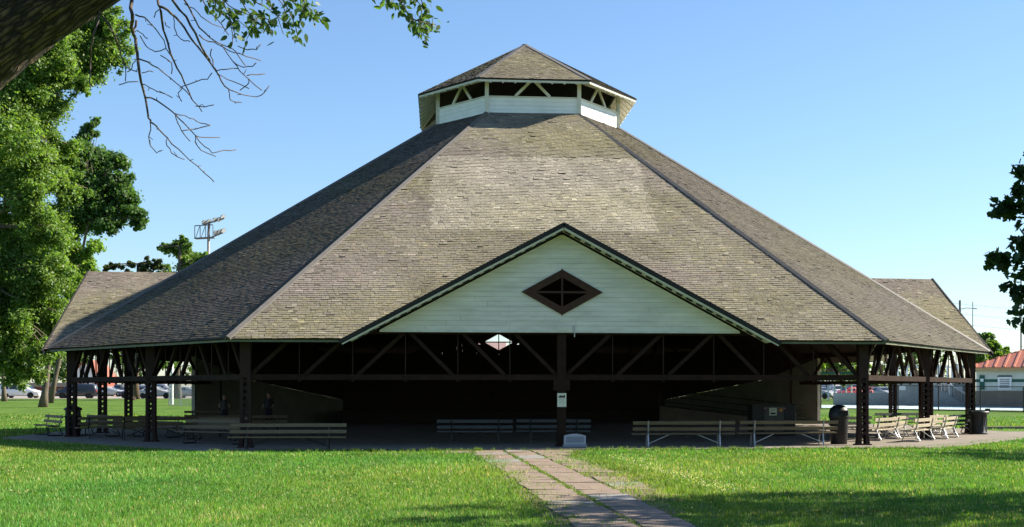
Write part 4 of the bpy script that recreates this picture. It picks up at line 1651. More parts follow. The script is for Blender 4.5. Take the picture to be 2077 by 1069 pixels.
# ------------------------------------------------------------------ the tree the photographer stands beside: limb, bare twigs, leaf sprays
def near_tree():
    YN = 13.0
    base = at(-760, YH, YN)
    base.z = 0
    root = tag(empty("elm_tree", base), "near elm with thick dark limb and bare twigs hanging into top left corner", "tree")
    rel = tuple(base)
    A = lambda x, y, Y=YN: at(x, y, Y)
    fork = A(-560, 420)
    def rough(path, rad, nside=72, step=0.045):
        """bark-furrowed limb: dense tube whose radius is broken by ridges running along it"""
        pts, rs_ = [], []
        for i in range(len(path) - 1):
            n = max(2, int((path[i + 1] - path[i]).length / step))
            p0 = path[max(i - 1, 0)]
            p3 = path[min(i + 2, len(path) - 1)]
            for k in range(n):
                t = k / n
                q = 0.5 * ((2 * path[i]) + (path[i + 1] - p0) * t + (2 * p0 - 5 * path[i] + 4 * path[i + 1] - p3) * t * t + (3 * path[i] - p0 - 3 * path[i + 1] + p3) * t ** 3)
                pts.append(q)
                rs_.append(rad[i] + (rad[i + 1] - rad[i]) * t)
        t0 = MB()
        t0.tube(pts, rs_, nside)
        out, n, co = [], nside, []
        L = 0.0
        for i, p in enumerate(pts):
            if i:
                L += (p - pts[i - 1]).length
            for k in range(n):
                a = 2 * math.pi * k / n
                ca, sa = math.cos(a), math.sin(a)
                f = 1 - abs(mnoise.noise(V((ca * 4.2, sa * 4.2, L * 1.6)))) * 2.2
                f2 = mnoise.noise(V((ca * 9, sa * 9, L * 5.5)))
                f3 = mnoise.noise(V((ca * 1.2, sa * 1.2, L * .9)))
                v = V(t0.v[i * n + k])
                co.append((a * .4, L, 0.0))
                out.append(tuple(p + (v - p) * (1 + .075 * f + .045 * f2 + .10 * f3)))
        t0.v = out
        t0.co = co
        return t0

    def bark_co(o, mb):
        at_ = o.data.attributes.new("barkco", 'FLOAT_VECTOR', 'POINT')
        at_.data.foreach_set("vector", [c for p in mb.co for c in p])
    b = rough([base + V((0, 0, -.1)), base + V((0, 0, .4)), base.lerp(fork, .55), fork, A(-420, 120), A(-330, -200), A(-300, -600)], [.85, .66, .55, .5, .42, .34, .1], 48, .12)
    o = b.build("trunk", M["limb"], root, True, rel=rel)
    bark_co(o, b)
    b = rough([fork, A(-330, 300), A(-140, 158), A(-45, 92), A(70, 12), A(195, -68), A(420, -200, 13.3), A(700, -300, 13.6), A(930, -330, 14)], [.50, .47, .42, .39, .37, .34, .26, .17, .05])
    o = b.build("limb", M["limb"], root, True, rel=rel)
    bark_co(o, b)
    S = 2.673
    Z = lambda pts, dy=0.0: [A(x / S, y / S, YN + dy + 0.0006 * (x - 800) + 0.25 * math.sin(x * .013 + y * .02 + dy * 7)) for x, y in pts]
    tw = [
        ([(690, -200), (715, 0), (718, 80), (712, 150), (735, 210), (745, 290), (750, 350), (757, 400), (775, 480), (790, 540), (805, 640), (815, 660), (860, 700), (910, 750), (970, 810), (1030, 870), (1110, 940), (1160, 985)], 10, 1.2),
        ([(740, 110), (725, 160), (735, 210)], 6, 5),
        ([(790, 530), (850, 545), (900, 580), (945, 615), (1000, 670), (1060, 735), (1110, 795), (1150, 830), (1210, 815), (1280, 812)], 4.2, 1.2),
        ([(945, 615), (1000, 625), (1050, 645), (1090, 668), (1140, 680)], 2.6, 1), ([(950, 620), (965, 670), (985, 710), (1030, 765)], 2.6, 1), ([(985, 710), (1060, 700), (1140, 680)], 2, 1),
        ([(1060, 735), (1110, 745), (1190, 745)], 2.2, 1), ([(1060, 738), (1058, 770), (1090, 815), (1170, 848)], 2.2, 1),
        ([(815, 660), (806, 740), (815, 790), (850, 830), (875, 818)], 3.0, 1), ([(905, 755), (905, 790), (930, 830), (1000, 865)], 2.6, 1),
        ([(750, 318), (800, 335), (860, 370), (920, 420), (980, 470), (1040, 530)], 4.0, 1.6), ([(770, 458), (810, 475), (850, 495), (935, 530)], 2.8, 1),
        ([(850, -120), (855, 0), (872, 60), (885, 160), (910, 230), (925, 290), (960, 370), (1000, 450), (1030, 510), (1050, 550), (1095, 605)], 7, 2.2), ([(1060, 575), (1110, 580), (1160, 568)], 2, 1),
        ([(865, 35), (910, 55), (950, 90), (1000, 150), (1040, 215), (1110, 300), (1160, 370), (1200, 440), (1245, 487), (1310, 512), (1390, 525), (1430, 505), (1460, 465)], 6.5, 1.5),
        ([(920, -120), (935, 0), (1010, 90), (1060, 180), (1090, 250), (1140, 330)], 7, 4.5), ([(985, -100), (1000, 0), (1040, 70), (1080, 150), (1140, 205), (1200, 240), (1260, 330), (1300, 385), (1350, 430), (1420, 490)], 5, 1.2),
        ([(1080, 190), (1130, 225), (1180, 240), (1240, 275), (1300, 290), (1370, 315), (1415, 330)], 3.5, 1.2), ([(735, 80), (770, 90), (800, 110), (850, 165), (890, 220), (925, 300)], 4, 2),
        ([(742, 165), (775, 185), (800, 210)], 3, 1.2), ([(760, 195), (780, 230), (810, 265), (840, 280), (900, 262)], 2.6, 1), ([(540, 60), (560, 95), (610, 170), (640, 250), (655, 300), (680, 360), (680, 440)], 6, 1.5),
        ([(680, 360), (715, 380), (745, 390)], 2.6, 1.5), ([(735, 330), (715, 370), (690, 390)], 2.6, 1.2), ([(530, 60), (535, 110), (505, 190), (492, 260), (490, 330), (490, 400), (490, 475)], 5.5, 2.4),
        ([(1180, 400), (1230, 430), (1290, 452), (1350, 480)], 2.6, 1), ([(1170, 385), (1230, 376), (1290, 372)], 2.2, 1), ([(1240, 490), (1245, 525), (1270, 552), (1310, 555)], 2.4, 1),
        ([(1148, 265), (1140, 300), (1155, 360), (1180, 400)], 3, 2), ([(1150, 395), (1125, 430), (1070, 440), (990, 468), (965, 505), (985, 550)], 2.4, 1), ([(940, 80), (945, 150), (960, 190), (1000, 222), (1030, 225)], 2.2, 1),
        ([(1260, 330), (1320, 365), (1370, 360), (1390, 340)], 2.2, 1), ([(1340, 410), (1390, 405), (1435, 400)], 2, 1), ([(1200, 240), (1260, 265), (1290, 300), (1330, 355)], 2.4, 1),
        ([(1000, 20), (1050, 45), (1090, 90), (1150, 130), (1210, 150)], 3, 1), ([(1290, 250), (1340, 270), (1390, 270), (1415, 240)], 2, 1), ([(645, 460), (690, 445), (750, 442)], 2, 1), ([(770, 395), (800, 388), (830, 390)], 2, 1),
        ([(1350, 430), (1340, 460), (1300, 490)], 2, 1), ([(870, 300), (930, 340), (930, 400)], 2.4, 1), ([(595, 40), (605, 65)], 2, 1), ([(895, 120), (920, 150)], 3, 1.5), ([(835, 95), (845, 65), (865, 50)], 2, 1.2),
        ([(1080, -40), (1130, 60), (1200, 130), (1240, 190)], 3.5, 1.5), ([(1180, -40), (1240, 30), (1300, 60), (1400, 110)], 3.5, 1.5), ([(1330, -40), (1400, 20), (1470, 60), (1540, 120)], 3.5, 1.5), ([(1480, -60), (1530, 20), (1550, 90), (1560, 160)], 3.2, 1.4), ([(1180, 60), (1250, 110), (1260, 180), (1260, 240)], 3, 1.4),
    ]
    px = YN / FPX
    r = random.Random(5)
    b = MB()
    for k, (pts, r0, r1) in enumerate(tw):
        P = Z(pts, r.uniform(-.25, .25) if k > 0 else 0)
        # a few small kinks
        n = len(P)
        q = []
        for i in range(n - 1):
            q.append(P[i])
            q.append(P[i].lerp(P[i + 1], .5) + V((r.gauss(0, 1), r.gauss(0, 1), r.gauss(0, 1))) * 0.006)
        q.append(P[-1])
        rr_ = [max(.0048, (r0 + (r1 - r0) * i / (len(q) - 1)) * 0.5 / 1.9 * px * 1.55) for i in range(len(q))]
        b.tube(q, rr_, 6)
        for i in range(2, len(q) - 1):     # short spurs
            if r.random() < .22:
                e = q[i] + V((r.uniform(-1, 1), r.uniform(-1, 1), r.uniform(-.6, .8))).normalized() * r.uniform(.02, .07)
                b.tube([q[i], e], [.004, .0028], 5)
    b.build("bare_twigs", M["twig"], root, True, rel=rel)
    # leafy sprays along the top edge
    sp = [[(440, -40), (455, 10), (470, 45), (480, 85)], [(470, -30), (500, 20), (520, 45), (500, 80)], [(500, -30), (540, 0), (560, 25), (575, 70)], [(540, -40), (590, 0), (620, 30), (645, 40)],
          [(560, -30), (590, 30), (600, 55), (605, 78)], [(600, -40), (615, 0), (630, 20), (640, 35)], [(430, -40), (440, 0), (465, 25), (505, 60)], [(740, -40), (765, -15), (785, 5)], [(770, -40), (800, -10), (815, 8)],
          [(780, -40), (810, 0), (835, 38), (850, 70)], [(800, -50), (840, -5), (862, 20), (872, 45)], [(820, -60), (850, -20), (858, 15)], [(835, 38), (855, 45), (884, 50)], [(850, 40), (848, 60), (865, 78)], [(520, 30), (545, 40), (540, 65)], [(400, -40), (420, -10), (450, 15)]]
    P, T = [], []
    bt = MB()
    g = np.random.default_rng(9)
    shape = np.array([(0, 0), (.17, .22), (.20, .5), (.10, .82), (0, 1.0), (-.10, .82), (-.20, .5), (-.17, .22)])
    for pts in sp:
        q = [A(x, y, YN + r.uniform(-.25, .25)) for x, y in pts]
        bt.tube(q, [.008] + [.005] * (len(q) - 2) + [.003], 5)
        for i in range(len(q) - 1):
            for _ in range(17 if i else 14):
                o = q[i].lerp(q[i + 1], r.random()) + V((r.gauss(0, .045), r.gauss(0, .07), r.gauss(0, .035)))
                d = V((r.gauss(.15, .6), r.gauss(0, .6), r.gauss(-.65, .5))).normalized()
                nr = V((r.gauss(0, 1), r.gauss(-.3, 1), r.gauss(.4, .8)))
                nr = (nr - d * nr.dot(d)).normalized()
                w = nr.cross(d)
                s = r.uniform(.055, .105)
                fold = r.uniform(.05, .3)
                P.append(np.array([tuple(o + (w * (sx_ * 1.15) + d * sy_ + nr * (abs(sx_) * fold)) * s) for sx_, sy_ in shape]))
                T.append(np.array((0.055, 0.105, 0.030)) * (.6 + .9 * r.random()))
    ls = np_mesh("leaf_spray", np.concatenate(P) - np.array(base), 8, M["leaf"], root, np.array(T))
    ls["kind"] = "stuff"
    lt = bt.build("leafy_twigs", M["twig"], root, True, rel=rel)
    lt["kind"] = "stuff"
    # crown overhead, above the picture
    cs, rr_ = [], []
    for _ in range(46):
        c = A(r.uniform(-1500, 200), r.uniform(-1700, -500), YN + r.uniform(-3.5, 3.5))
        cs.append(tuple(c))
        rr_.append(r.uniform(.45, .8))
    VV, TT = leaves(cs, rr_, 110, .06, MID, 77)
    np_mesh("crown", VV - np.array(base), 4, M["leaf"], root, TT)


near_tree()

# ------------------------------------------------------------------ vehicles
def make_car(kind, paint):
    """lofted body; length along X (front at +X), origin on the ground under the middle"""
    root = empty("minivan" if kind == "minivan" else ("pickup_truck" if kind == "pickup" else "car"))
    if kind == "minivan":
        L, W = 5.0, 1.95
        # x, bonnet/belt height, roof height, half width at belt, half width at roof
        st = [(-2.5, .95, 1.00, .80, .70), (-2.45, 1.05, 1.12, .90, .72), (-2.30, 1.06, 1.66, .95, .74), (-1.9, 1.06, 1.76, .97, .75), (-.6, 1.04, 1.79, .975, .76), (.45, 1.02, 1.76, .975, .75), (.9, 1.02, 1.62, .97, .74), (1.65, 1.00, 1.06, .95, .80), (2.2, .90, .92, .88, .74), (2.45, .70, .72, .72, .6)]
        side = [(-2.12, -1.2), (-1.12, -.15), (-.07, .95)]
        wheels, wr = (-1.55, 1.55), .34
    elif kind == "pickup":
        L, W = 5.4, 1.95
        st = [(-2.7, 1.05, 1.08, .90, .85), (-2.65, 1.10, 1.12, .95, .9), (-1.0, 1.10, 1.12, .97, .9), (-.95, 1.12, 1.14, .97, .78), (-.75, 1.12, 1.82, .97, .76), (.35, 1.10, 1.85, .97, .76), (.55, 1.10, 1.78, .97, .76), (1.15, 1.10, 1.16, .96, .84), (2.45, 1.02, 1.06, .92, .8), (2.7, .8, .82, .85, .7)]
        side = [(-.72, -.2), (-.12, .78)]
        wheels, wr = (-1.65, 1.75), .38
    else:
        L, W = 4.7, 1.8
        st = [(-2.35, .80, .84, .72, .62), (-2.28, .95, .99, .84, .7), (-1.75, .98, 1.02, .88, .72), (-1.05, .96, 1.38, .90, .64), (-.35, .95, 1.45, .90, .65), (.25, .94, 1.42, .90, .65), (1.05, .93, .97, .89, .72), (1.9, .82, .86, .84, .7), (2.25, .66, .70, .72, .58), (2.35, .52, .55, .62, .5)]
        side = [(-1.30, -.48), (-.40, .62)]
        wheels, wr = (-1.4, 1.45), .32

    def ring(x, belt, roof, wb, wt):
        zs = .24
        g = roof - belt
        return [(x, wb * .86, zs), (x, wb * .98, .42), (x, wb, .7 * min(1, belt / .9)), (x, wb * .985, belt), (x, wt + (wb - wt) * .18, belt + g * .78), (x, wt * .9, roof), (x, wt * .45, roof + .012), (x, 0, roof + .018)]
    vs, fs = [], []
    n = 8
    rows = [ring(*s_) for s_ in st]
    full = []
    for rw in rows:
        full.append([(x, y, z) for x, y, z in rw] + [(x, -y, z) for x, y, z in rw[-2::-1]])
    m = len(full[0])
    b = MB()
    vs = [p for rw in full for p in rw]
    for i in range(len(full) - 1):
        for k in range(m - 1):
            fs.append((i * m + k, i * m + k + 1, (i + 1) * m + k + 1, (i + 1) * m + k))
        fs.append((i * m + m - 1, i * m, (i + 1) * m, (i + 1) * m + m - 1))
    fs.append(tuple(range(m)))
    fs.append(tuple((len(full) - 1) * m + k for k in range(m - 1, -1, -1)))
    b.add(vs, fs)
    body = b.build("car_body", paint, root, True)

    def interp(x):
        for a, c in zip(st[:-1], st[1:]):
            if a[0] <= x <= c[0]:
                t = (x - a[0]) / (c[0] - a[0])
                return [a[k] + (c[k] - a[k]) * t for k in range(5)]
        return st[-1]
    for sg in (-1, 1):
        for (x0, x1) in side:
            q = []
            for x, up_ in ((x0, 0), (x1, 0), (x1, 1), (x0, 1)):
                _, bz, rz_, wb, wt = interp(x)
                g = rz_ - bz
                t = .10 if not up_ else .70
                t = max(.03, t)
                y = wb * .985 + (wt + (wb - wt) * .18 - wb * .985) * (t / .78)
                q.append(V((x, sg * (y + .012), bz + g * t)))
            bb_ = MB()
            bb_.slab(q if sg < 0 else q[::-1], (0, -sg * .03, 0))
            bb_.build("side_window", M["glassdark"], body)
    # windscreen and rear window follow the sloping ends of the cabin
    hi = [k for k, s_ in enumerate(st) if s_[2] - s_[1] > .3]
    for a, c, nm in ((hi[-1], hi[-1] + 1, "windscreen"), (hi[0], hi[0] - 1, "rear_window")):
        A0, C0 = st[a], st[c]
        f = lambda t, y: V((A0[0] + (C0[0] - A0[0]) * t, y * (A0[4] * .9 + (C0[4] - A0[4]) * t), A0[2] + (C0[2] - A0[2]) * t))
        d = V((1 if c > a else -1, 0, .5)).normalized() * .022
        q = [f(.1, -1) + d, f(.1, 1) + d, f(.92, .98) + d, f(.92, -.98) + d]
        MB().slab(q, d * -1.4).build(nm, M["glassdark"], body)
    for x in wheels:
        for sg in (-1, 1):
            w = MB()
            c = V((x, sg * (W / 2 - .12), wr))
            prof = [(wr * .62, -.11), (wr * .95, -.11), (wr, -.07), (wr, .07), (wr * .95, .11), (wr * .62, .11)]
            w.lathe(prof, 20, cap=False)
            mm = Matrix.Rotation(R(90), 3, 'X')
            w.v = [tuple(mm @ V(p) + c) for p in w.v]
            t_ = w.build("wheel", M["rubber"], root, True)
            w = MB()
            w.lathe([(wr * .64, -.09), (wr * .6, .09 if sg < 0 else -.09), (.02, .1 if sg < 0 else -.1)], 16)
            w.v = [tuple(mm @ V(p) + c) for p in w.v]
            w.build("rim", M["rim"], t_)
            w = MB()
            w.lathe([(wr * 1.17, -.01), (wr * 1.17, .01)], 18)
            w.v = [tuple(mm @ V(p) + V((x, sg * (W / 2 - .022), wr + .01))) for p in w.v]
            w.build("wheel_arch", M["rubber"], root)
    xr, xf = st[1][0], st[-2][0]
    for sg in (-1, 1):
        MB().box((xr + .02, sg * (st[1][3] - .09), st[1][1] - .12), (.16, .2, .32)).build("tail_lamp", M["taillight"], root)
        MB().box((xf + .03, sg * (st[-2][3] - .16), st[-2][1] - .12), (.2, .3, .14)).build("head_lamp", M["headlight"], root)
        MB().box((.85, sg * (W / 2 + .05), 1.02), (.12, .14, .12)).build("door_mirror", paint, root)
    MB().box((st[0][0] - .01, 0, .48), (.12, W * .8, .18)).build("bumper", M["rubber"] if kind == "pickup" else paint, root)
    MB().box((st[-1][0] + .0, 0, .42), (.14, W * .66, .16)).build("bumper", paint, root)
    MB().box((st[0][0] - .075, 0, .66), (.01, .34, .13)).build("number_plate", M["whitepaint"], root)
    return root


def paint(name, c):
    m, nt, b_ = new_mat(name)
    tc = nt.nodes.new("ShaderNodeTexNoise")
    tc.inputs["Scale"].default_value = 2
    rp = nt.nodes.new("ShaderNodeValToRGB")
    rp.color_ramp.elements[0].color = (*[x * .92 for x in c], 1)
    rp.color_ramp.elements[1].color = (*c, 1)
    nt.links.new(tc.outputs[0], rp.inputs[0])
    nt.links.new(rp.outputs[0], b_.inputs["Base Color"])
    b_.inputs["Roughness"].default_value = .3
    b_.inputs["Coat Weight"].default_value = .6
    b_.inputs["Coat Roughness"].default_value = .08
    return m


PW, PD, PSV, PRD, PGY = paint("white_car_paint", (.80, .80, .79)), paint("dark_blue_car_paint", (.018, .022, .038)), paint("silver_car_paint", (.42, .43, .44)), paint("red_car_paint", (.42, .03, .03)), paint("grey_car_paint", (.16, .165, .17))
CARS = {}


def car(kind, pt, x, Y, ang, label, group="cars in the car park"):
    key = (kind, pt.name)
    if key not in CARS:
        o = CARS[key] = make_car(kind, pt)
    else:
        o = copy_tree(CARS[key])
    p = gat(x, Y)
    o.location = (p.x, p.y, p.z + .035)
    o.rotation_euler = (0, 0, ang)
    tag(o, label, {"minivan": "minivan", "pickup": "truck"}.get(kind, "car"), group)
    return o


car("minivan", PW, 42, 171, R(-4), "white minivan at the far left edge of the car park")
car("minivan", PD, 155, 168, R(186), "dark blue minivan with red tail lamps parked behind left column")
car("sedan", PSV, 318, 166, R(-8), "silver sedan parked nearest, seen between left column and fence cage")
car("sedan", PSV, 224, 196, R(-6), "silver sedan farther back between the first two left columns")
car("pickup", PGY, 245, 212, R(-4), "grey pickup far back beside the second left column")
car("pickup", PSV, 333, 196, R(-10), "silver pickup with tall cab behind the nearest silver sedan")
car("minivan", PSV, 276, 200, R(170), "silver minivan behind the dark straight tree trunk")
car("sedan", PD, 280, 170, R(172), "dark sedan half hidden by middle left column")
car("sedan", PSV, 385, 172, R(-20), "silver sedan showing through the fence cage at left")
car("sedan", PSV, 1665, 165, R(-60), "silver sedan seen just right of the stage wall")
car("sedan", PRD, 1722, 165, R(200), "red sedan in glare behind the right columns")
car("minivan", PW, 1690, 182, R(-70), "white minivan behind the red sedan at right")
car("sedan", PRD, 1768, 180, R(-60), "second red car partly hidden by right front column")
car("sedan", PSV, 1790, 170, R(-75), "silver car nearest the grey pool wall")
car("minivan", PSV, 1745, 196, R(-70), "silver minivan deepest in the right car park")

# ------------------------------------------------------------------ buildings far left, pole, fence cage
M["pinkroof"] = mat("faded_pink_roof", (0.36, 0.25, 0.22), (0.28, 0.19, 0.17), 2, 0.6)


def shed(px0, px1, Y, h, roof_h, wall, roof, label, depth=8, name="brick_building", windows=()):
    p0, p1 = gat(px0, Y), gat(px1, Y)
    c = (p0 + p1) / 2
    d = p1 - p0
    L = V((d.x, d.y, 0)).length
    rz = math.atan2(d.y, d.x)
    root = tag(empty(name, (c.x, c.y, min(p0.z, p1.z)), rz), label, "building")
    MB().box((0, depth / 2, h / 2 - .1), (L, depth, h + .2)).build("wall", wall, root)
    b = MB()
    o = .4
    b.add([(-L / 2 - o, -o, h), (L / 2 + o, -o, h), (L / 2 + o, depth + o, h), (-L / 2 - o, depth + o, h), (-L / 2 - o, depth / 2, h + roof_h), (L / 2 + o, depth / 2, h + roof_h)],
          [(0, 1, 5, 4), (2, 3, 4, 5), (0, 4, 3), (1, 2, 5), (0, 3, 2, 1)])
    b.build("roof", roof, root)
    for (x, z, w, hh) in windows:
        wn_ = MB().box((x * L, -.02, z), (w, .08, hh)).build("window", M["glassdark"], root)
        MB().bar((x * L - w / 2 - .04, -.05, z - hh / 2 - .05), (x * L + w / 2 + .04, -.05, z - hh / 2 - .05), .14, .08).build("sill", M["whitepaint"], wn_)
    return root


def gable_house():
    # small red and white gabled building whose end faces the park
    p = gat(172, 215)
    root = tag(empty("park_building", p, R(-6)), "small red and white gabled building behind the dark minivan", "building")
    w, h, g = 4.6, 3.0, 2.6
    MB().box((0, 4, h / 2 - .1), (w, 8, h + .2)).build("wall", M["brick"], root)
    b = MB()
    b.slab([(-w / 2, -.02, h), (w / 2, -.02, h), (0, -.02, h + g)], (0, 8, 0))
    b.build("gable", M["whitepaint"], root)
    for sx in (-1, 1):
        b = MB()
        b.slab([(sx * (w / 2 + .5), -.5, h - .5), (0, -.5, h + g + .05), (0, 8.5, h + g + .05), (sx * (w / 2 + .5), 8.5, h - .5)], (0, 0, .14))
        b.build("roof", M["redroof"], root)
    for x in (-1.5, 0, 1.5):
        MB().box((x, -.05, h / 2), (.16, .12, h)).build("pilaster", M["whitepaint"], root)
    MB().box((.75, -.04, 1.05), (.95, .08, 2.1)).build("door", M["whitepaint"], root)
    MB().box((-.75, -.04, 1.6), (.9, .08, 1.0)).build("window", M["glassdark"], root)


gable_house()
shed(15, 150, 225, 1.5, .7, M["brick"], M["darkrake"], "long low dark red building behind the white minivan", 9, "park_building", [(-.3, .9, 1.0, .7), (-.1, .9, 1.0, .7), (.1, .9, 1.0, .7), (.3, .9, 1.0, .7)])
# building straight behind, seen only through the diamond window of the rear gable
shed(900, 1016, 205, 4.6, 4.0, M["poolwall"], M["pinkroof"], "building with faded pink roof glimpsed through the rear diamond window", 16, "park_building", [(-.2, 2.2, 1.4, 1.4), (.2, 2.2, 1.4, 1.4)])


def floodlight():
    Y = 210
    base = gat(423, Y)
    root = tag(empty("floodlight_mast", base), "tall floodlight mast with caged platform above left roof slope", "mast")
    rel = tuple(base)
    P = lambda x, y, dy=0: at(x, y, Y + dy)
    MB().tube([base, P(423, 470)], [.32, .2], 10).build("pole", M["steel"], root, True, rel=rel)
    MB().tube([P(423, 485), P(424, 452)], .2, 8).build("upper_pole", M["greywood"], root, rel=rel)
    # caged platform
    b = MB()
    for dy in (-.7, .7):
        for y, in ((483,), (458,)):
            b.bar(P(395, y, dy), P(432, y - 2, dy), .12, .14)
        for x in (395, 406, 417, 432):
            b.bar(P(x, 483, dy), P(x, 458, dy), .1, .1, (0, 1, 0))
        b.bar(P(397, 482, dy), P(405, 459, dy), .08, .08)
        b.bar(P(408, 482, dy), P(416, 459, dy), .08, .08)
    for x in (395, 432):
        for y in (483, 458):
            b.bar(P(x, y, -.7), P(x, y, .7), .1, .1)
    b.build("cage", M["greywood"], root, rel=rel)
    MB().bar(P(396, 484), P(434, 482), 1.5, .12).build("platform", M["greywood"], root, rel=rel)
    MB().bar(P(412, 456), P(455, 443), .18, .2).build("cross_arm", M["greywood"], root, rel=rel)
    MB().bar(P(430, 481), P(452, 472), .18, .2).build("cross_arm", M["greywood"], root, rel=rel)
    for x, y in ((414, 451), (424, 449), (436, 446), (445, 445), (452, 440), (438, 472), (446, 470), (453, 468)):
        b = MB()
        b.lathe([(.12, .35), (.28, .22), (.42, 0), (.44, -.05)], 14)
        mm = Matrix.Rotation(R(-50), 3, 'Y') @ Matrix.Rotation(R(-35), 3, 'X')
        c = P(x, y)
        b.v = [tuple(mm @ V(p) + c) for p in b.v]
        o = b.build("lamp_housing", M["greywood"], root, rel=rel)
        b = MB()
        b.lathe([(.40, -.052), (.40, -.07)], 14)
        b.v = [tuple(mm @ V(p) + c) for p in b.v]
        b.build("lamp_glass", M["headlight"], o, rel=rel)


floodlight()


def mesh_fence_mat(name, cell, w, col):
    """woven wire: diagonal strands, gaps are open"""
    m, nt, b_ = new_mat(name)
    L = nt.links.new
    b_.inputs["Base Color"].default_value = (*col, 1)
    b_.inputs["Roughness"].default_value = .5
    tc = nt.nodes.new("ShaderNodeTexCoord")
    sp = nt.nodes.new("ShaderNodeSeparateXYZ")
    L(tc.outputs["Object"], sp.inputs[0])
    outs = []
    for op in ('ADD', 'SUBTRACT'):
        a = nt.nodes.new("ShaderNodeMath")
        a.operation = op
        L(sp.outputs[0], a.inputs[0])
        L(sp.outputs[2], a.inputs[1])
        f = nt.nodes.new("ShaderNodeMath")
        f.operation = 'PINGPONG'
        f.inputs[1].default_value = cell / 2
        L(a.outputs[0], f.inputs[0])
        g = nt.nodes.new("ShaderNodeMath")
        g.operation = 'LESS_THAN'
        g.inputs[1].default_value = w / 2
        L(f.outputs[0], g.inputs[0])
        outs.append(g)
    mx = nt.nodes.new("ShaderNodeMath")
    mx.operation = 'MAXIMUM'
    L(outs[0].outputs[0], mx.inputs[0])
    L(outs[1].outputs[0], mx.inputs[1])
    L(mx.outputs[0], b_.inputs["Alpha"])
    return m


M["meshblack"] = mesh_fence_mat("black_chain_link", .07, .007, (.02, .02, .022))
M["meshsteel"] = mesh_fence_mat("steel_chain_link", .07, .012, (.35, .36, .37))


def fence(px0, px1, Y0, Y1, h, n, metal, mesh, label):
    p0, p1 = gat(px0, Y0), gat(px1, Y1)
    d = V((p1.x - p0.x, p1.y - p0.y, 0))
    rz = math.atan2(d.y, d.x)
    L = d.length
    root = tag(empty("chain_link_fence", p0, rz), label, "fence")
    dz = p1.z - p0.z
    zz = lambda t: dz * t
    for k in range(n + 1):
        t = k / n
        MB().tube([(L * t, 0, zz(t) - .1), (L * t, 0, zz(t) + h)], .05, 8).build("post", metal, root)
    for hh in (.06, h - .02):
        MB().tube([(0, 0, zz(0) + hh), (L, 0, zz(1) + hh)], .028, 6).build("rail", metal, root)
    for k in range(n):
        t0, t1 = k / n, (k + 1) / n
        b = MB()
        b.add([(L * t0, .03, zz(t0) + .05), (L * t1, .03, zz(t1) + .05), (L * t1, .03, zz(t1) + h), (L * t0, .03, zz(t0) + h)], [(0, 1, 2, 3)])
        b.build("wire_panel", mesh, root)
    return root


fence(1665, 2260, 112, 100, 2.0, 7, M["black"], M["meshblack"], "black chain link fence along the pool terrace at right")
fence(343, 366, 120, 119, 2.3, 1, M["steel"], M["meshsteel"], "grey chain link cage panel facing the lawn at left")
fence(366, 390, 119, 119, 2.3, 1, M["steel"], M["meshsteel"], "grey chain link gate panel with bent handle tube beside white pole")
pl = gat(349, 121)
po = MB()
po.tube([pl, pl + V((0, 0, 7.0))], .13, 10)
tag(po.build("pole", M["whitepaint"], rel=None), "white steel pole beside the chain link cage at left", "pole")

# ------------------------------------------------------------------ pool side on the right
def pool_building():
    # visible face looks to the left front; hip roof of terracotta metal
    c0 = gat(1979, 118)
    rz = R(-32)
    root = tag(empty("pool_building", c0, rz), "white and tan pool building with terracotta metal hip roof and green band", "building")
    L, Dp, h = 13.0, 12.0, 3.15
    MB().box((L / 2, Dp / 2, .62), (L, Dp, 1.6)).build("lower_wall", M["pooltan"], root)
    MB().box((L / 2, Dp / 2, 1.42 + (h - 1.42) / 2), (L - .06, Dp - .06, h - 1.42)).build("upper_wall", M["poolwall"], root)
    MB().box((L / 2, Dp / 2, 2.30), (L + .03, Dp + .03, .24)).build("green_band", M["poolgreen"], root)
    MB().box((-.03, 1.0, 2.1), (.1, .5, 1.3)).build("green_panel", M["poolgreen"], root)
    MB().box((.55, -.04, 2.15), (.42, .1, 1.25)).build("green_panel", M["poolgreen"], root)
    MB().box((.55, -.06, 2.35), (.26, .1, .26)).build("wall_lamp", M["whitepaint"], root)
    MB().box((L / 2, Dp / 2, h + .12), (L + .9, Dp + .9, .34)).build("fascia", M["fasciatan"], root)
    o = .7
    z = h + .3
    H = 2.5
    e = [V((-o, -o, z)), V((L + o, -o, z)), V((L + o, Dp + o, z)), V((-o, Dp + o, z))]
    k = (Dp + 2 * o) / 2
    r0, r1 = V((-o + k, Dp / 2, z + H)), V((max(L + o - k, -o + k + .2), Dp / 2, z + H))
    b = MB()
    b.add([*e, r0, r1], [(0, 1, 5, 4), (1, 2, 5), (2, 3, 4, 5), (3, 0, 4), (0, 3, 2, 1)])
    rf = b.build("roof", M["redroof"], root)
    n = 18
    for i in range(n + 1):         # standing seams run up the front slope
        x = -o + (L + 2 * o) * i / n
        a = V((x, -o, z + .03))
        t = min(1, (x + o) / k, (L + o - x) / k)
        if t < .04:
            continue
        MB().bar(a, a + V((0, k * t, H * t)), .16, .14).build("seam", M["redseam"], rf)
    for i in range(n + 1):
        y = -o + (Dp + 2 * o) * i / n
        a = V((-o, y, z + .03))
        t = min(1, (y + o) / k, (Dp + o - y) / k)
        if t < .04:
            continue
        MB().bar(a, a + V((k * t, 0, H * t)), .16, .14).build("seam", M["redseam"], rf)
    for y0 in (2.6,):
        pass
    w = MB().box((2.45, -.05, 2.05), (1.15, .12, 1.15)).build("louvre_frame", M["whitepaint"], root)
    for i in range(5):
        MB().box((2.45, -.12, 1.72 + .17 * i), (.80, .05, .09), Matrix.Rotation(R(30), 3, 'X')).build("louvre_slat", M["greyblock"], w)
    MB().box((2.45, -.04, 2.68), (1.2, .16, .1)).build("louvre_hood", M["darkrake"], root)


pool_building()


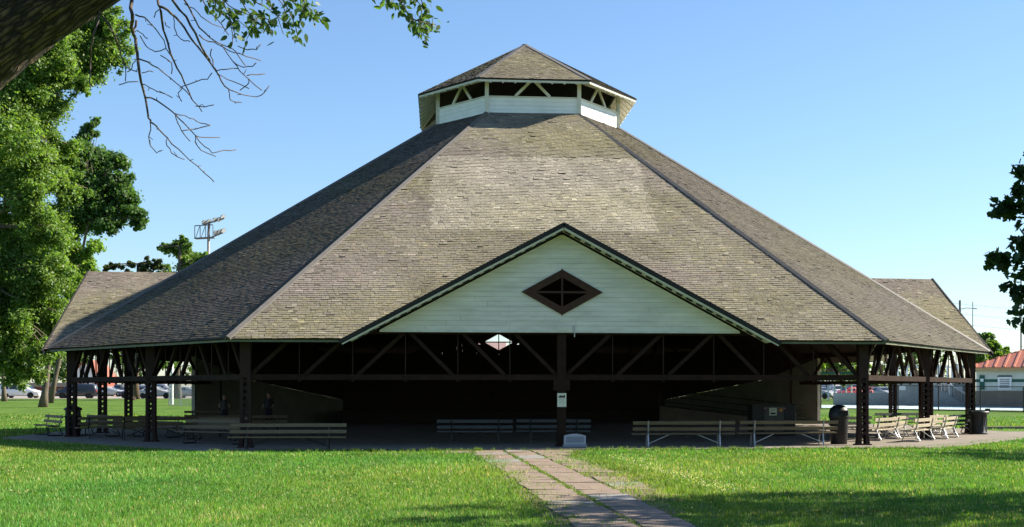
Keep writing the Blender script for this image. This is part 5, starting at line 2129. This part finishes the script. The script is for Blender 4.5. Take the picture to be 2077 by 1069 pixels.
def pool_terrace():
    # grey block platform with stairs and white balustrade
    p0, p1 = gat(1817, 122), gat(1976, 121)
    d = p1 - p0
    rz = math.atan2(d.y, d.x)
    L = V((d.x, d.y, 0)).length
    root = tag(empty("pool_platform", p0, rz), "grey block platform with stairs and white slatted screen behind right columns", "platform")
    MB().box((L / 2, 3, .95), (L, 5.6, 2.1)).build("platform_wall", M["greyblock"], root)
    MB().box((L / 2, 3, 2.06), (L + .2, 5.9, .14)).build("platform_edge", M["deckblue"], root)
    n = int(L * 2.6)
    for i in range(n):
        x = L * (i + .5) / n
        MB().box((x, .7, 2.95), (.22, .05, 1.55 + .12 * math.sin(i * 2.1))).build("screen_slat", M["whitepaint"], root)
    for z in (2.4, 3.5):
        MB().bar((0, .75, z), (L, .75, z), .05, .1).build("screen_rail", M["whitepaint"], root)
    # stairs falling to the right
    x0, x1 = L * .44, L * .90
    m = 9
    for i in range(m):
        a = x0 + (x1 - x0) * i / m
        hgt = 1.95 * (1 - (i + .5) / m)
        MB().box((a + (x1 - x0) / m / 2, -.65, hgt / 2), ((x1 - x0) / m, 1.1, hgt)).build("stair_step", M["greyblock"], root)
    for yy in (-1.15, -.12):
        MB().tube([(x0 - .3, yy, 2.95), (x0 + .1, yy, 2.95), (x1, yy, 1.0), (x1 + .5, yy, 1.0), (x1 + .5, yy, .05)], .035, 8).build("hand_rail", M["whitepaint"], root)
        for i in range(12):
            t = i / 11
            x = x0 + (x1 - x0) * t
            zt = 2.9 + (1.0 - 2.9) * t
            MB().tube([(x, yy, max(0.05, zt - .98)), (x, yy, zt)], .016, 6).build("baluster", M["whitepaint"], root)
        MB().tube([((x0 + x1) / 2, yy, .05), ((x0 + x1) / 2, yy, 2.0)], .05, 8).build("rail_post", M["whitepaint"], root)
    for x in (.6, 2.6, 5.6):
        MB().box((x, .17, 1.62), (.55, .08, .4)).build("wall_box", M["whitepaint"], root)
    # low wall further left
    q0, q1 = gat(1690, 124), gat(1817, 123)
    b = MB()
    b.bar(q0 + V((0, 0, .55)), q1 + V((0, 0, .55)), .3, 1.2)
    tag(b.build("low_wall", M["greyblock"]), "long low grey wall in front of right car park", "wall")
    b = MB()
    vs = []
    for t in range(9):
        for Y in (113.5, 123.5):
            p = gat(1640 + 560 * t / 8, Y - 9 * t / 8)
            vs.append((p.x, p.y, p.z + .05))
    b.add(vs, [(2 * t, 2 * t + 2, 2 * t + 3, 2 * t + 1) for t in range(8)])
    struct(b.build("pavement", M["deckblue"]), "pale blue pool deck strip behind the fence")


pool_terrace()


def posts_right():
    for x, Y, lb in ((1680, 150, "first"), (1693, 150, "second"), (1716, 150, "third"), (1727, 150, "fourth")):
        p = gat(x, Y)
        b = MB()
        b.tube([p, p + V((0, 0, 2.6))], .09, 8)
        b.lathe([(.02, 2.6), (.12, 2.62), (.12, 2.7), (.02, 2.76)], 10, p)
        tag(b.build("post", M["whitepaint"]), lb + " pale post from the left in the car park behind right columns", "post", "pale car park posts")


posts_right()
pp = gat(1767, 126)
person(pp, R(30), "pink", "purple", "person in pink top and purple bottoms by the low pool wall", .2, 1.66, True)
# long dark canopy edge over the car park seen under the right beam
cp0, cp1 = gat(1655, 150), gat(1745, 148)
root = tag(empty("canopy", cp0, math.atan2(cp1.y - cp0.y, cp1.x - cp0.x)), "flat green edged canopy over the right car park", "canopy")
Lc = (V((cp1.x, cp1.y, 0)) - V((cp0.x, cp0.y, 0))).length
MB().box((Lc / 2, 1.5, 3.05), (Lc, 3.4, .22)).build("canopy_roof", M["poolgreen"], root)
for x in (.2, Lc * .5, Lc - .2):
    MB().tube([(x, 1.5, 0), (x, 1.5, 2.95)], .07, 8).build("canopy_post", M["steel"], root)


def utility_pole(px, ytop, Y, r, label, arm=True):
    b0 = gat(px, Y)
    top = at(px, ytop, Y)
    root = tag(empty("utility_pole", b0), label, "pole")
    MB().tube([(0, 0, 0), (top.x - b0.x, top.y - b0.y, top.z - b0.z)], [r * 1.3, r], 8).build("pole", M["greywood"], root)
    if arm:
        h = top.z - b0.z
        MB().tube([(0, 0, h - 1.35), (.9, -.1, h - 1.15), (2.1, -.2, h - 1.2)], .06, 6).build("lamp_arm", M["steel"], root)
        MB().box((2.2, -.2, h - 1.24), (.6, .25, .14)).build("lamp_head", M["steel"], root)
    return top


t1 = utility_pole(1947, 609, 200, .17, "grey utility pole with lamp arm behind right dormer")
utility_pole(1973, 612, 230, .07, "thin antenna mast right of the utility pole", False)
t2 = utility_pole(2071, 560, 230, .12, "pale tall pole at the right picture edge", False)
for k, (dz, y1) in enumerate(((0.0, 611), (-1.6, 632), (-3.2, 655), (-8.5, 687))):
    a = at(1900, 611 + (20 * k if k < 3 else 76), 205)
    c = at(2300, y1 + 6, 235)
    pts = [a.lerp(c, i / 12) + V((0, 0, -1.1 * math.sin(math.pi * i / 12))) for i in range(13)]
    b = MB()
    b.tube(pts, .022, 5)
    tag(b.build("power_line", M["wire"]), ("topmost", "second", "third", "lowest")[k] + " power line crossing the sky at right above the pool building", "power line")

# ------------------------------------------------------------------ wood beyond the car park (reads as one mass)
def far_wood():
    rnd = random.Random(61)
    cs, rr = [], []
    for k in range(330):
        x = rnd.uniform(-500, 1930)
        Y = rnd.uniform(235, 275)
        p = gat(x, Y)
        hgt = rnd.uniform(.5, 6.8 + 1.6 * math.sin(x * .011))
        cs.append((p.x, p.y, p.z + hgt))
        rr.append(rnd.uniform(1.6, 2.8))
    VV, TT = leaves(cs, rr, 90, .42, (0.07, 0.125, 0.03), 61, var=.6)
    o = np_mesh("far_wood", VV, 4, M["leaf"], None, TT)
    o["kind"] = "stuff"
    o["label"] = "band of green woodland beyond the car park"
    o["category"] = "woodland"


far_wood()

# ------------------------------------------------------------------ grass
def inside_slab(x, y):
    a = (y > -21.93) & (y < 21.3) & (np.abs(x) < 22.2)
    d = (np.abs(x) - 11.7) * 12.4 + (np.abs(y) - 21.6) * 10.4
    return a & (d < 0)


def vnoise(x, y, seed):
    """smooth value noise on a unit grid, -1..1"""
    xi, yi = np.floor(x).astype(np.int64), np.floor(y).astype(np.int64)
    fx, fy = x - xi, y - yi
    fx, fy = fx * fx * (3 - 2 * fx), fy * fy * (3 - 2 * fy)

    def h(i, j):
        v = np.sin(i * 127.1 + j * 311.7 + seed * 74.7) * 43758.5453
        return (v - np.floor(v)) * 2 - 1
    a, b_, c, d = h(xi, yi), h(xi + 1, yi), h(xi, yi + 1), h(xi + 1, yi + 1)
    return (a * (1 - fx) + b_ * fx) * (1 - fy) + (c * (1 - fx) + d * fx) * fy


def grass():
    g = np.random.default_rng(5)
    # (depth range, blades per m2, blade height, half width)
    bands = [(18.6, 24, 620, .062, .0075), (24, 31, 420, .066, .0095), (31, 40, 270, .070, .0125), (40, 50, 170, .072, .016), (50, 66, 70, .075, .022), (66, 96, 26, .08, .032)]
    VV, TT = [], []
    for y0, y1, den, hh, hw in bands:
        Ym = y1
        xl, xr = (-30 - PX) / FPX * Ym - 1.0, (2107 - PX) / FPX * Ym + 1.0
        n = int((xr - xl) * (y1 - y0) * den)
        X = g.uniform(xl, xr, n)
        Y = g.uniform(y0, y1, n)
        px = PX + FPX * X / Y
        m = (px > -40) & (px < 2120)
        X, Y = X[m], Y[m]
        Xw, Yb = X + CXO, Y - DIST
        wx, wy = Xw * _c + Yb * _s, -Xw * _s + Yb * _c
        keep = ~inside_slab(wx, wy)
        keep &= ~((wx > 22.2) & (wy > -9.7) & (wy < -1.4))
        # thin over the paved walk, thick along its joints
        wu = wx - (-26 - wy) * .03
        fx = .9 * np.exp(-np.maximum(0, -22.0 - wy) / 1.2)
        walk = (wu > -3.1 - fx) & (wu < 0.05 + fx) & (wy < -21.9)
        strip3 = (wu > -1.1)
        nz = np.sin(wx * 3.1 + wy * .7) * np.sin(wy * 1.9 - wx * 1.3) + .6 * np.sin(wx * 7.3 - wy * 2.2)
        joint = (np.abs(wu + 2.0) < .055 + .03 * nz) | (np.abs(wu + 1.15) < .04 + .05 * nz)
        dl, dr = wu + 3.1 + fx, .05 + fx - wu
        el = np.exp(-(dl / (.34 + .20 * (nz + 1.2))) ** 2)
        er = np.where(wy < -37, .55 + .4 * (nz > -.2), np.exp(-(dr / (.5 + .34 * (nz + 1.2))) ** 2)) * (wu > -1.05)
        pr = np.clip(np.maximum.reduce([el, er, np.where(joint, .8, 0), np.where(strip3, .30 + .5 * (nz > .1), .015 + .14 * (nz > .9))]), 0, 1)
        near_end = walk & (wy > -26.5)
        pr = np.where(near_end, pr * .55, pr)
        keep &= ~walk | (g.random(len(wx)) < pr)
        wx, wy = wx[keep], wy[keep]
        walk = walk[keep]
        n = len(wx)
        # patchy growth
        p1 = .6 * vnoise(wx / 2.6, wy / 3.4, 1) + .4 * vnoise(wx / 1.1, wy / 1.3, 2)
        p2 = .6 * vnoise(wx / .55, wy / .7, 3) + .4 * vnoise(wx / .23, wy / .3, 4)
        p3 = vnoise(wx / 5.5, wy / 7.0, 5)
        # a worn trail and shallow hollows where the grass lies darker
        trail = np.exp(-((wx + 6.1 + .25 * np.sin(wy * .5)) / .22) ** 2) * (.5 + .5 * vnoise(wx * 3, wy / 1.5, 6))
        hollow = np.clip(vnoise(wx / 2.4 + 5, wy / .8, 7) - .45, 0, 1)
        h = hh * (.55 + .75 * g.random(n)) * (1 + .30 * p1 + .28 * p2 - .5 * trail)
        h = np.where(walk, h * .85, h)
        a = g.uniform(0, 2 * np.pi, n)
        lean = .75 * g.random(n) * h
        la = g.uniform(0, 2 * np.pi, n)
        z0 = np.where(wy < 20, 0.0, 1.2 * (1 - np.exp(-(wy - 20) / 45.0)))
        base = np.stack([wx, wy, z0 - .004], 1)
        side = np.stack([np.cos(a), np.sin(a), np.zeros(n)], 1) * (hw * (.6 + .8 * g.random(n)))[:, None]
        tip = base + np.stack([np.cos(la) * lean, np.sin(la) * lean, h], 1)
        VV.append(np.stack([base - side, base + side, tip], 1).reshape(-1, 3))
        t = np.array((.116, .236, .036))[None] * (.62 + .75 * g.random((n, 1)))
        t *= np.clip(1 + .20 * p1 + .20 * p2 - .30 * trail - .75 * hollow, .25, 2)[:, None]
        t[:, 0] *= .93 + .22 * p3 + .15 * p1
        t[:, 2] *= 1 - .2 * p3
        dry = g.random(n) < np.clip(.05 + .10 * (p2 > .3) + .06 * (p1 > .3) + .05 * p3, 0, 1)
        t[dry] = np.array((.36, .34, .15)) * (.7 + .6 * g.random((dry.sum(), 1)))
        # pale seed heads on some patches
        seed = (g.random(n) < .010 + .06 * ((p1 > .25) & (p2 > .25))) & ~walk
        t[seed] = np.array((.50, .47, .27))
        t[:, 0] *= .85 + .4 * g.random(n)
        TT.append(t)
    o = np_mesh("grass", np.concatenate(VV), 3, M["blade"], None, np.concatenate(TT))
    o["kind"] = "stuff"
    o["label"] = "short sunlit lawn grass with pale seed heads"
    o["category"] = "grass"
    print("blades", len(o.data.polygons))


grass()


def weeds():
    """longer tufts along the slab edge and walk"""
    g = random.Random(8)
    VV, TT = [], []
    spots = []
    for _ in range(420):
        x = g.uniform(-11.5, 12)
        if -2.9 < x < .6 and g.random() < .8:
            continue
        spots.append((x, -22.0 - abs(g.gauss(0, .18)), g.uniform(.08, .17)))
    for _ in range(260):
        y = g.uniform(-46, -22.3)
        x = g.choice((-3.05, 0, .1, .4)) + g.gauss(0, .14) + (-26 - y) * .03
        spots.append((x, y, g.uniform(.06, .13)))
    for _ in range(70):
        y = g.uniform(-44, -24)
        spots.append((-2.0 + (-26 - y) * .03 + g.gauss(0, .03), y, g.uniform(.04, .08)))
    for x, y, h in spots:
        k = .75 + .5 * g.random()
        for _ in range(16):
            a, b_ = g.uniform(0, 6.28), g.uniform(.1, .8)
            bx, by = x + g.gauss(0, .04), y + g.gauss(0, .04)
            w = .010
            t = V((bx + math.cos(a) * h * b_, by + math.sin(a) * h * b_, h * g.uniform(.6, 1.1)))
            s = V((-math.sin(a), math.cos(a), 0)) * w
            VV += [(bx - s.x, by - s.y, 0), (bx + s.x, by + s.y, 0), tuple(t)]
            TT.append((.12 * k, .20 * k * g.uniform(.85, 1.1), .035 * k))
    for _ in range(900):      # pale clover heads beside the walk and scattered over the lawn
        if g.random() < .6:
            y = g.uniform(-42, -27)
            x = .6 + abs(g.gauss(0, .45)) + (-26 - y) * .03
        else:
            y = g.uniform(-46, -23)
            x = g.uniform(-16, 12)
        z = g.uniform(.05, .10)
        s_ = g.uniform(.010, .019)
        a = g.uniform(0, 6.28)
        VV += [(x + math.cos(a) * s_, y + math.sin(a) * s_, z), (x + math.cos(a + 2.1) * s_, y + math.sin(a + 2.1) * s_, z + s_), (x + math.cos(a + 4.2) * s_, y + math.sin(a + 4.2) * s_, z + s_ * 2)]
        TT.append((.55, .52, .33))
    o = np_mesh("weeds", np.array(VV), 3, M["blade"], None, np.array(TT))
    o["kind"] = "stuff"
    o["label"] = "longer weedy tufts along the slab edge and paved walk"
    o["category"] = "grass"


weeds()
